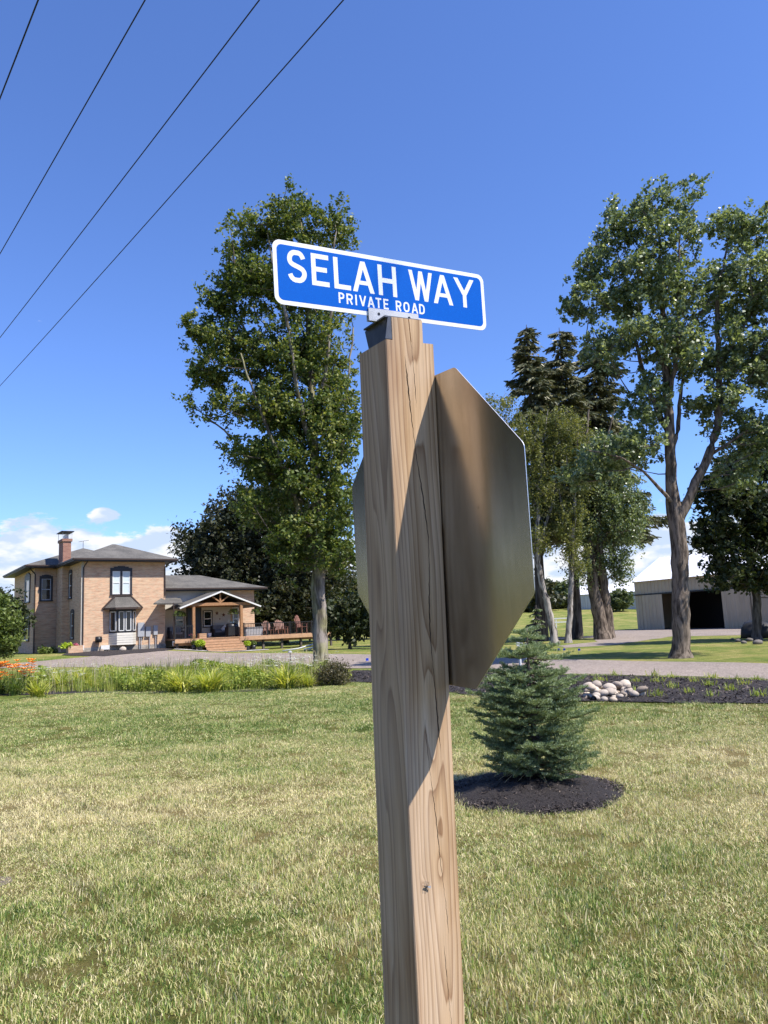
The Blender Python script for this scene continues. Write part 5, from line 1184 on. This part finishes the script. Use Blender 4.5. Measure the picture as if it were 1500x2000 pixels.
def face_win(p0, p1, z0, z1, n, parent):
    p0 = Vector((*p0, 0)); p1 = Vector((*p1, 0)); d = (p1 - p0); L_ = d.length; d.normalize(); nr = Vector((d.y, -d.x, 0)); m_ = .09
    sw = (L_ - m_ * (n + 1)) / n
    for i in range(n):
        a = p0 + d * (m_ + i * (sw + m_)); b_ = a + d * sw; t = .06; mb = MB()
        for (u, v) in ((a, a + d * t), (b_ - d * t, b_)): mb.bar(u + d * t / 2 * 0 + Vector((0, 0, z0)) + nr * .02 + (d * t / 2 if u is a or True else d * 0), u + d * t / 2 + Vector((0, 0, z1)) + nr * .02, t, .05, up=nr)
        mb.bar(a + nr * .02 + Vector((0, 0, z0 + .03)), b_ + nr * .02 + Vector((0, 0, z0 + .03)), .05, .06); mb.bar(a + nr * .02 + Vector((0, 0, z1 - .03)), b_ + nr * .02 + Vector((0, 0, z1 - .03)), .05, .06)
        s_ = mb.build('sash', M['white'], parent)
        g = MB(); g.add([a + d * t + nr * .012 + Vector((0, 0, z0)), b_ - d * t + nr * .012 + Vector((0, 0, z0)), b_ - d * t + nr * .012 + Vector((0, 0, z1)), a + d * t + nr * .012 + Vector((0, 0, z1))], [(0, 1, 2, 3)]); g.build('pane', M['glass'], parent)
face_win(pl[1], pl[2], 1.88, 3.3, 2, bayo); face_win(pl[0], pl[1], 1.88, 3.3, 1, bayo); face_win(pl[2], pl[3], 1.88, 3.3, 1, bayo)
rf = MB(); e = [(A_ - .42, .0, 3.55), (A_ + .18, -D_ - .42, 3.55), (B_ - .18, -D_ - .42, 3.55), (B_ + .42, 0, 3.55)]; tp = [(A_ + .42, 0, 4.42), (B_ - .45, 0, 4.42)]
rf.add(e + tp, [(0, 1, 4), (1, 2, 5, 4), (2, 3, 5), (3, 2, 1, 0)]); rfo = rf.build('bay_roof', M['shingle'], bayo)
mb = MB(); mb.bar((A_ - .48, -.06, 3.52), (A_ + .42, -.06, 4.47), .1, .12); mb.bar((B_ + .48, -.06, 3.52), (B_ - .45, -.06, 4.47), .1, .12); mb.bar((A_ + .38, -.06, 4.46), (B_ - .4, -.06, 4.46), .1, .12)
for i in range(3): mb.bar((e[i][0], e[i][1], 3.5), (e[i + 1][0], e[i + 1][1], 3.5), .06, .14)
mb.build('bay_trim', M['bronze'], bayo)
hb('meter_box', M['greybox'], (3.98, 4.45, -.18, -.002, 1.42, 2.45)); hb('meter_box', M['greybox'], (4.56, 4.92, -.16, -.002, 1.40, 2.12)); hb('meter_box', M['greybox'], (5.15, 5.45, -.14, -.002, 1.5, 2.2))
mb = MB(); [mb.tube([(a, -.1, 1.42), (a, -.1, .4)], .035, 6) for a in (4.1, 4.22, 4.85, 5.3)]; mb.build('conduit', M['greybox'], house)
hb('basement_vent', M['white'], (1.35, 1.95, -.2, -.045, .62, .92))
mb = MB(); mb.tube([(.95, -.32, 1.35), (1.35, -.32, 1.35)], .22, 14); mb.build('hose_reel', M['black'], house, True)
hb('planter_box', M['brick'], (-.95, .02, -.75, -.05, .1, 1.0))
# porch
gz, hy = 3.42, -1.9
def slope(name, pts_, th, mat, parent=None):
    n = len(pts_); v = [Vector(p) for p in pts_]; nr = (v[1] - v[0]).cross(v[2] - v[0]).normalized(); nr = nr if nr.z > 0 else -nr
    mb = MB(); mb.add(v + [p - nr * th for p in v], [tuple(range(n)), tuple(range(n, 2 * n))[::-1]] + [(i, n + i, n + (i + 1) % n, (i + 1) % n) for i in range(n)]); return mb.build(name, mat, parent or house)
pr = slope('porch_roof', [(6.55, -1.95, 3.42), (9.75, -1.95, 4.60), (9.75, 1.5, 4.60), (6.55, 1.5, 3.42)], .09, M['shingle']); slope('roof_slope', [(9.75, -1.95, 4.601), (12.95, -1.95, 3.42), (12.95, 1.5, 3.42), (9.75, 1.5, 4.601)], .09, M['shingle'], pr)
slope('lean_to_roof', [(4.75, -1.35, 3.80), (6.95, -1.35, 3.80), (7.7, 1.45, 4.30), (5.75, -.02, 4.22)], .10, M['shingle'])
mb = MB(); mb.bar((6.5, -1.99, 3.36), (9.75, -1.99, 4.56), .05, .11); mb.bar((13.0, -1.99, 3.36), (9.75, -1.99, 4.56), .05, .11); mb.build('rake_board', M['white'], pr)
mb = MB(); mb.bar((7.3, -1.7, 3.62), (12.2, -1.7, 3.62), .16, .22); mb.bar((7.64, -1.7, 3.62), (7.64, 1.5, 3.62), .14, .2); mb.bar((11.45, -1.7, 3.62), (11.45, 1.5, 3.62), .14, .2)
mb.bar((9.75, -1.7, 3.73), (9.75, -1.7, 4.42), .12, .12); mb.bar((9.72, -1.72, 3.78), (9.1, -1.72, 4.2), .1, .1); mb.bar((9.78, -1.72, 3.78), (10.4, -1.72, 4.2), .1, .1); mb.build('gable_truss', M['cedar'], pr)
mb = MB(); mb.add([(6.7, 1.40, 3.50), (12.8, 1.40, 3.50), (9.75, 1.40, 4.48)], [(0, 1, 2)]); mb.add([(7.6, -1.55, 3.72), (11.9, -1.55, 3.72), (11.9, 1.35, 3.72), (7.6, 1.35, 3.72)], [(0, 1, 2, 3)]); mb.build('porch_ceiling', M['cedar'], pr)
for a in (7.64, 11.45): hb('porch_post', M['cedar'], (a - .1, a + .1, -1.8, -1.6, 1.1, 3.52))
hb('door', plain('navy_door', (.015, .025, .05), .4, var=.1), (8.32, 9.3, 1.38, 1.495, 1.12, 3.40)); hb('door_trim', M['trim'], (8.2, 8.315, 1.40, 1.497, 1.12, 3.52), (9.305, 9.42, 1.40, 1.497, 1.12, 3.52), (8.315, 9.305, 1.40, 1.497, 3.405, 3.52))
window('f', 7.25, 8.05, 1.98, 3.2, 1.5, 1, arch=False, frame=.07); window('f', 9.55, 10.35, 1.98, 3.25, 1.5, 1, arch=False, frame=.07); window('f', 12.05, 12.6, 1.6, 3.45, 1.5, 1, arch=False, frame=.05, fm='white')
# deck
DX0, DX1 = 6.15, 19.6
for k in range(22): hb('deck_board', M['deckboard'], (DX0, DX1 if k > 0 else DX1, -1.9 + k * .155, -1.9 + k * .155 + .148, 1.06, 1.10))
hb('deck_fascia', M['deckboard'], (DX0, 8.1, -1.94, -1.90, .82, 1.09)); hb('deck_fascia', M['deckboard'], (11.2, DX1, -1.94, -1.90, .80, 1.09)); hb('deck_fascia', M['deckboard'], (DX1, DX1 + .04, -1.9, 1.5, .80, 1.09))
hb('deck_beam', M['cedar'], (DX0, DX1, -1.6, -1.45, .62, .86))
for a in (6.4, 7.9, 11.6, 13.3, 14.9, 16.6, 18.3, 19.4): hb('deck_leg', M['bark_dark'], (a - .08, a + .08, -1.7, -1.54, -.3, 1.06))
for k in range(5):
    z1 = 1.02 - k * .185; y1 = -1.94 - k * .27; hb('step', M['deckboard'], (8.12, 11.18, y1 - .27, y1, z1 - .035, z1), (8.14, 11.16, y1 - .25, y1 - .225, z1 - .18, z1 - .036))
bal = MB().box(-.012, .012, -.012, .012, 0, .86); bal_me = np_mesh('baluster', bal.v, bal.f, M['black'])
def railing(a0, a1, y, zb=1.10):
    rl = hb('railing', M['black'], (a0, a1, y - .03, y + .03, zb + .92, zb + .98), (a0, a1, y - .02, y + .02, zb + .06, zb + .09)); n = int((a1 - a0) / .13)
    for k in range(n + 1): o = link('baluster', bal_me, rl); o.location = (a0 + (a1 - a0) * k / n, y, zb + .07)
    k = 0; a = a0
    while a <= a1 + .01: hb('rail_post', M['black'], (a - .045, a + .045, y - .045, y + .045, zb, zb + 1.03), parent=rl); a += (a1 - a0) / max(1, round((a1 - a0) / 1.9))
railing(6.2, 7.5, -1.8); railing(11.62, 19.5, -1.8)

# things on and round the porch
def hthing(name, label, cat, a, b_, z, group=None, rz=0): return thing(name, label, cat, tuple(hw(a, b_, z)), HB + rz, group)
def fern(a, b_, z, lab, s_=1.0):
    th = hthing('hanging_fern', lab, 'hanging plant', a, b_, z, 'ferns hanging from the porch roof'); r = np.random.default_rng(int(a * 10)); V = []
    for k in range(60):
        an = r.uniform(0, 6.28); L_ = r.uniform(.2, .42) * s_; d = np.array([math.cos(an), math.sin(an), 0])
        for t in np.linspace(.1, 1, 9): V.append(d * L_ * t + np.array([0, 0, .22 * math.sin(t * 2.4) * s_ - .30 * t * t * s_]) + r.normal(0, .015, 3))
    v = leaf_quads(np.array(V), .06, r, .3, 2.2); link('fronds', np_mesh('fronds', v, np.arange(len(v)).reshape(-1, 4), M['bush']), th)
    mb = MB(); mb.tube([(0, 0, -.12), (0, 0, .08)], [.09, .14], 10); mb.build('pot', M['black'], th); mb = MB(); [mb.tube([(math.cos(q_) * .12, math.sin(q_) * .12, .06), (0, 0, .55)], .006, 3) for q_ in (0, 2.1, 4.2)]; mb.build('hanger', M['black'], th)
fern(6.55, -1.5, 3.0, 'hanging fern in deep shade, leftmost under the porch eave'); fern(7.35, -.2, 2.95, 'smaller hanging fern in front of the left porch window', .75); fern(11.05, -1.2, 3.05, 'dark hanging fern just left of the right porch post', 1.1); fern(12.6, -1.75, 3.0, 'sunlit hanging fern at the right end of the porch', 1.0)
for a, z, r_, lab in ((10.75, 3.0, .17, 'upper left rusty star on the porch wall'), (11.3, 2.85, .18, 'upper right rusty star on the porch wall'), (10.98, 2.55, .08, 'smallest rusty star, below the other two')):
    mb = MB(); v = [(0, -.05, 0)]
    for k in range(10): q_ = math.pi / 2 + k * math.pi / 5; rr_ = r_ if k % 2 == 0 else r_ * .42; v.append((rr_ * math.cos(q_), 0, rr_ * math.sin(q_)))
    mb.add(v, [(0, 1 + (k + 1) % 10, 1 + k) for k in range(10)] + [tuple(range(1, 11))]); th = mb.build('wall_star', M['rust']); th.location = hw(a, 1.48, z); th.rotation_euler = (0, 0, HB); tag(th, lab, 'wall decoration', 'rusty stars on the porch wall')
def sofa(a, b_, w_, lab, pil=True):
    th = hthing('porch_sofa', lab, 'sofa', a, b_, 1.10)
    hb('frame', M['wicker'], (-w_ / 2, w_ / 2, -.35, .35, .08, .38), (-w_ / 2, w_ / 2, .28, .40, .38, .92), (-w_ / 2, -w_ / 2 + .12, -.35, .28, .381, .64), (w_ / 2 - .12, w_ / 2, -.35, .28, .381, .64), parent=th)
    hb('cushion', M['cushion'], (-w_ / 2 + .14, -.005, -.34, .27, .382, .52), (.005, w_ / 2 - .14, -.34, .27, .382, .52), parent=th); hb('back_cushion', M['cushion'], (-w_ / 2 + .14, w_ / 2 - .14, .12, .275, .525, .95), parent=th)
    if pil: mb = MB(); mb.bar((.1, .05, .54), (.45, .05, .88), .3, .12, up=(0, 1, 0)); mb.build('pillow', M['white'], th)
sofa(10.85, .9, 1.5, 'grey-cushioned wicker sofa with a pillow against the beige porch wall'); sofa(6.95, .2, 1.1, 'dark wicker seat at the shaded left end of the porch', False)
th = hthing('bucket', 'white bucket on the porch beside the door', 'bucket', 9.6, .2, 1.10); mb = MB(); mb.tube([(0, 0, 0), (0, 0, .34)], [.13, .17], 12); mb.build('pail', M['white'], th, True); mb = MB(); mb.tube([(0, 0, .34), (0, 0, .36)], [.18, .18], 12); mb.build('rim', M['white'], th)
th = hthing('wooden_crate', 'orange-brown wooden crate at the top left of the steps', 'crate', 8.35, -1.55, 1.10)
for k in range(3): hb('slat', M['deckboard'], (-.28, .28, -.2, .2, .02 + k * .12, .12 + k * .12), parent=th)
th = hthing('grill', 'black covered grill at the right of the porch steps', 'grill', 11.0, -1.0, 1.10); prism(MB(), [(-.45, -.3), (.45, -.3), (.5, .3), (-.5, .3)], .12, .75).build('cover', M['black'], th); mb = MB(); mb.tube([(-.42, 0, .78), (.42, 0, .78)], .26, 12); mb.build('lid', M['black'], th, True); hb('leg', M['black'], (-.4, -.36, -.2, .2, 0, .12), parent=th); hb('leg', M['black'], (.36, .4, -.2, .2, 0, .12), parent=th)
shrub('flowering_plant', 'white flowering plant on the porch behind the right post', tuple(hw(11.0, -.6, 2.12)), .28, 500, .06, M['whiteflower'], 12)
def deck_chair(a, b_, lab, s_=1.0, rz=0):
    th = hthing('deck_chair', lab, 'chair', a, b_, 1.10, 'brown chairs on the deck', rz); mat = M['brownwood']
    for k in range(6):
        u = -.27 + k * .108; h = (.92, 1.06, 1.13, 1.13, 1.06, .92)[k] * s_; mb = MB(); mb.bar((u, .26, .36 * s_), (u * 1.15, .52, h), .095, .02, up=(0, 1, 0)); mb.build('back_slat', mat, th)
    for k in range(5): hb('seat_slat', mat, (-.28, .28, -.3 + k * .115, -.2 + k * .115, .40 * s_ - k * .015, .42 * s_ - k * .015), parent=th)
    for u in (-.36, .30): hb('arm', mat, (u, u + .09, -.34, .36, .60 * s_, .625 * s_), parent=th)
    for u in (-.33, .29):
        hb('leg', mat, (u, u + .05, -.3, -.22, 0, .60 * s_), parent=th); hb('leg', mat, (u, u + .05, .25, .33, 0, .60 * s_), parent=th)
deck_chair(14.2, -.7, 'brown slatted deck chair, nearest the brick wall'); deck_chair(15.4, -.4, 'brown slatted deck chair with rounded back in mid-deck', 1.05); deck_chair(15.95, .3, 'brown deck chair set back behind the middle one'); deck_chair(17.3, -.5, 'tallest brown chair near the right end of the deck', 1.35, .4)
th = hthing('hot_tub', 'grey covered tub behind the railing beside the brick wall', 'hot tub', 13.0, .3, 1.10); prism(MB(), rrect(1.7, 1.7, .2, 3), 0, .60).build('cabinet', M['greybox'], th); prism(MB(), rrect(1.76, 1.76, .2, 3), .602, .70).build('cover', M['cushion'], th)
def pot_plant(a, b_, lab, fl, r_=.28, leafm='lime'):
    g0 = float(ground(*hw(a, b_)[:2])) + .03; th = hthing('potted_plant', lab, 'potted plant', a, b_, g0); mb = MB(); mb.tube([(0, 0, 0), (0, 0, .34)], [.15, .22], 12); mb.build('pot', M['black'], th, True); r = np.random.default_rng(int(a * 7))
    P = r.normal(0, 1, (700, 3)); P /= np.linalg.norm(P, axis=1)[:, None]; P = P * np.array([r_, r_, r_ * .8]) * r.random((700, 1)) ** .4 + [0, 0, .5]; v = leaf_quads(P, .09, r, .4, 1.3); link('foliage', np_mesh('foliage', v, np.arange(len(v)).reshape(-1, 4), M[leafm]), th)
    if fl: f_ = MB(); [flower(f_, Vector((random.gauss(0, .18), random.gauss(0, .18), random.uniform(.75, 1.15))), .05) for _ in range(26)]; f_.build('blossoms', M['pink'], th); f_ = MB(); [f_.tube([(0, 0, .3), (random.gauss(0, .15), random.gauss(0, .15), random.uniform(.8, 1.3))], .006, 3) for _ in range(14)]; f_.build('stem', M['lilygreen'], th)
pot_plant(7.75, -2.75, 'lime-green plant in a black pot left of the porch steps', False, .38); pot_plant(11.55, -2.5, 'lime and pink flowering plant in a black pot right of the steps', True, .3); pot_plant(7.45, -2.3, 'tall pink-flowered pot behind the lime plant left of the steps', True, .2, 'bush'); pot_plant(12.2, -2.2, 'small trailing green plant in a pot below the deck railing', False, .24, 'bush')
shrub('lime_plant', 'yellow-green leafy plant spilling from the brick planter by the corner', tuple(hw(-1.0, -.5, .85)), .42, 900, .09, M['lime'], 21); shrub('green_plant', 'dark green leafy plant against the shaded house wall', tuple(hw(-1.6, 3.0, .4)), .7, 1400, .12, M['bush'], 22); shrub('red_flower_plant', 'small red-topped plant in the brick planter', tuple(hw(-.4, -.4, 1.0)), .18, 220, .06, M['pink'], 23)
for a, b_, s_, lab in ((2.6, -1.2, .26, 'pale boulder under the bay window'), (1.2, -1.0, .16, 'small pale rock below the basement vent')):
    o = link('boulder', sm_[1]); o.location = hw(a, b_, .55); o.scale = (s_, s_ * .8, s_ * .8); tag(o, lab, 'rock')
# white pipes dumped by the deck
g0 = on_ground(585, 1272)
for i, (dx, dy, h0, h1, lab) in enumerate(((-1.2, .3, .06, .45, 'long white pipe lying on the pile by the deck'), (.3, .1, .1, .55, 'short white pipe crossing the pile by the deck'), (.6, .5, .05, 1.3, 'white pipe leaning up steeply from the pile'))):
    mb = MB(); L_ = (2.2, 1.6, 1.3)[i]; mb.tube([(0, 0, h0), (L_ * .5, .1, h0 + (h1 - h0) * .3), (L_, .2, h1)], .05, 8); o = mb.build('plastic_pipe', M['white'], None, True, (g0[0] + dx, g0[1] + dy, float(ground(g0[0], g0[1])))); tag(o, lab, 'pipe', 'white pipes piled by the deck')
p = px_base(567, 1292); th = thing('path_light', 'black path light on a short stake above the wildflowers', 'garden light', p); mb = MB(); mb.tube([(0, 0, 0), (0, 0, .42)], .02, 6); mb.build('stake', M['black'], th); mb = MB(); mb.tube([(0, 0, .42), (0, 0, .46), (0, 0, .52)], [.11, .1, .02], 12); mb.build('shade', M['greybox'], th)
# flags
for i, (px, py, fl_) in enumerate(((1090, 1281, 'leftmost'), (1101, 1281, 'middle'), (1130, 1282, 'rightmost'))):
    p = px_base(px, py); th = thing('marker_flag', fl_ + ' of three small blue marker flags in the grass beyond the gravel road', 'flag', p, .3, 'blue marker flags'); mb = MB(); mb.tube([(0, 0, 0), (0, 0, .3)], .005, 4); mb.build('wire_stem', M['greybox'], th); mb = MB(); mb.box(0, .1, -.002, .002, .22, .3); mb.build('pennant', M['blueflag'], th)
p = px_base(715, 1301); th = thing('marker_flag', 'small blue marker flag at the mulch edge just left of the post', 'flag', p, .3); mb = MB(); mb.tube([(0, 0, 0), (0, 0, .3)], .005, 4); mb.build('wire_stem', M['greybox'], th); mb = MB(); mb.box(0, .11, -.002, .002, .2, .3); mb.build('pennant', M['blueflag'], th)
# hook with feeder
p = px_base(1070, 1246); th = thing('feeder_pole', 'thin black shepherd hook with white feeder left of the birch trunks', 'bird feeder', p); mb = MB(); mb.tube([(0, 0, 0), (0, 0, 1.55), (-.05, 0, 1.72), (-.18, 0, 1.72), (-.2, 0, 1.6)], .014, 6); mb.build('hook', M['black'], th); mb = MB(); mb.tube([(-.2, 0, 1.3), (-.2, 0, 1.5), (-.2, 0, 1.6)], [.12, .12, .02], 10); mb.build('feeder', M['white'], th)
# white standpipes
for px, py, h, box, lab in ((1014, 1262, 1.05, True, 'white standpipe with a small box on top behind the fir'), (1028, 1262, 1.0, False, 'white cross-armed pipe stand behind the fir')):
    b_ = at(px, py, 19); b_[2] = 0; th = thing('standpipe', lab, 'pipe stand', tuple(b_)); mb = MB(); mb.tube([(0, 0, 0), (0, 0, h)], .03, 8); mb.build('pipe', M['white'], th)
    if box: hb('box', M['white'], (-.06, .08, -.05, .05, h - .12, h + .08), parent=th)
    else: hb('cross_arm', M['white'], (-.14, .16, -.025, .025, h - .22, h - .16), parent=th)
# mound and rocks at the right edge
pm = px_base(1478, 1246); o = link('tarp_mound', stone_mesh(77, .3)); o.data.materials[0] = M['tarp']; o.location = (pm[0], pm[1], .3); o.scale = (1.0, .9, .62); tag(o, 'black tarp-covered mound in front of the barn at the right', 'mound')
bm_ = stone_mesh(66, .3); bm_.materials[0] = M['boulder']
for i, (px, py, s_) in enumerate(((1430, 1250, .09), (1454, 1257, .12), (1466, 1253, .14), (1480, 1258, .18), (1440, 1254, .13))):
    p = px_base(px, py); o = link('boulder', bm_); o.location = (p[0], p[1], s_ * .4); o.scale = (s_ * 1.3, s_, s_ * .8); o.rotation_euler = (0, 0, i * 1.3); tag(o, ('smallest and leftmost ', 'front middle ', 'rear middle ', 'largest and rightmost ', 'second from left ')[i] + 'grey rock at the foot of the dark maple', 'rock', 'rocks around the dark maple')

# ------------------------------------------------------------------ barns
def barn(name, label, P, yaw, length, wid, z0, ze, zr, wallm, doors=True):
    root = thing(name, label, 'barn', (P[0], P[1], z0), yaw); ze -= z0; zr -= z0; pt = .45
    def rib(x0, x1, za, zb, y, mat, nm):
        mb = MB(); x = x0; d = .05; vs = [(x0, y, za), (x0, y, zb)]; 
        while x < x1 - pt:
            for q_, o_ in ((.28, 0), (.32, d), (.40, d), (.44, 0)): vs += [(x + q_, y - o_, za), (x + q_, y - o_, zb)]
            x += pt
        vs += [(x1, y, za), (x1, y, zb)]; n = len(vs) // 2; mb.add(vs, [(2 * i, 2 * i + 2, 2 * i + 3, 2 * i + 1) for i in range(n - 1)]); return mb.build(nm, mat, root)
    if doors:
        zt = 3.25 - z0
        rib(0, length, zt + .12, ze, 0, wallm, 'upper_wall'); rib(0, 3.3, -.3, zt, 0, wallm, 'wall'); rib(10.7, length, -.3, zt, 0, wallm, 'wall')
        mb = MB(); mb.box(0, length, -.14, .0, zt, zt + .12); mb.build('door_track', M['trim'], root)
        rib(1.0, 3.6, -.05, zt - .02, -.12, wallm, 'sliding_door'); rib(10.4, 13.2, -.05, zt - .02, -.12, wallm, 'sliding_door')
        mb = MB(); mb.box(.2, 12.4, 5.6, 5.7, -.3, zt + .1); mb.build('shade_wall', M['trim'], root); mb = MB(); mb.box(.1, length - .1, .1, wid - .1, -.1, .012); mb.build('floor', M['trim'], root)  # near-black back wall and floor: the interior's shade is put into their colour
    else: rib(0, length, -.3, ze, 0, wallm, 'wall')
    mb = MB(); mb.add([(0, 0.001, -.3), (0, wid, -.3), (0, wid, ze), (0, wid / 2, zr - .05), (0, 0.001, ze)], [(0, 1, 2, 3, 4)]); mb.add([(length, 0.001, -.3), (length, wid, -.3), (length, wid, ze), (length, wid / 2, zr - .05), (length, 0.001, ze)], [(4, 3, 2, 1, 0)]); mb.add([(0, wid, -.3), (length, wid, -.3), (length, wid, ze), (0, wid, ze)], [(0, 1, 2, 3)]); mb.build('end_wall', wallm, root)
    for s_ in (0, 1):
        y0 = -.3 if s_ == 0 else wid + .3; slope_z = (zr - ze) / (wid / 2); mb = MB(); n = int(length / .6); vs = []
        for i in range(n + 1):
            x = -.2 + (length + .4) * i / n
            for (o_, dz) in ((0, 0), (.04, .035), (.08, 0)): vs += [(x + o_, y0, ze - .3 * slope_z + .02 + dz), (x + o_, wid / 2, zr + .02 + dz)]
        m_ = len(vs) // 2; mb.add(vs, [(2 * i, 2 * i + 2, 2 * i + 3, 2 * i + 1) if s_ == 0 else (2 * i + 1, 2 * i + 3, 2 * i + 2, 2 * i) for i in range(m_ - 1)]); mb.build('roof', M['white_metal'], root)
    return root
barn('machine_barn', 'tan steel barn with white roof and wide dark open doorway', (24.0, 75.2), R(-65), 26, 7.6, 0, 4.72, 6.95, M['tan_metal'])
pl_ = at(1119, 1190, 140)
barn('far_shed', 'long low grey shed with white roof across the field', (pl_[0], pl_[1]), R(-38), 34, 9, float(ground(pl_[0], pl_[1])) - .1, 5.35, 6.9, M['grey_metal'], False)
# white rail fence far off
p = at(1040, 1196, 95); th = thing('rail_fence', 'white rail fence at the edge of the far field', 'fence', (p[0], p[1], float(ground(p[0], p[1]))))
for k in range(5): hb('fence_post', M['white'], (k * 1.4 - .05, k * 1.4 + .05, -.05, .05, 0, 1.2), parent=th)
for z in (.6, 1.05): hb('rail', M['white'], (0, 5.6, -.07, -.052, z, z + .12), parent=th)
print('built')
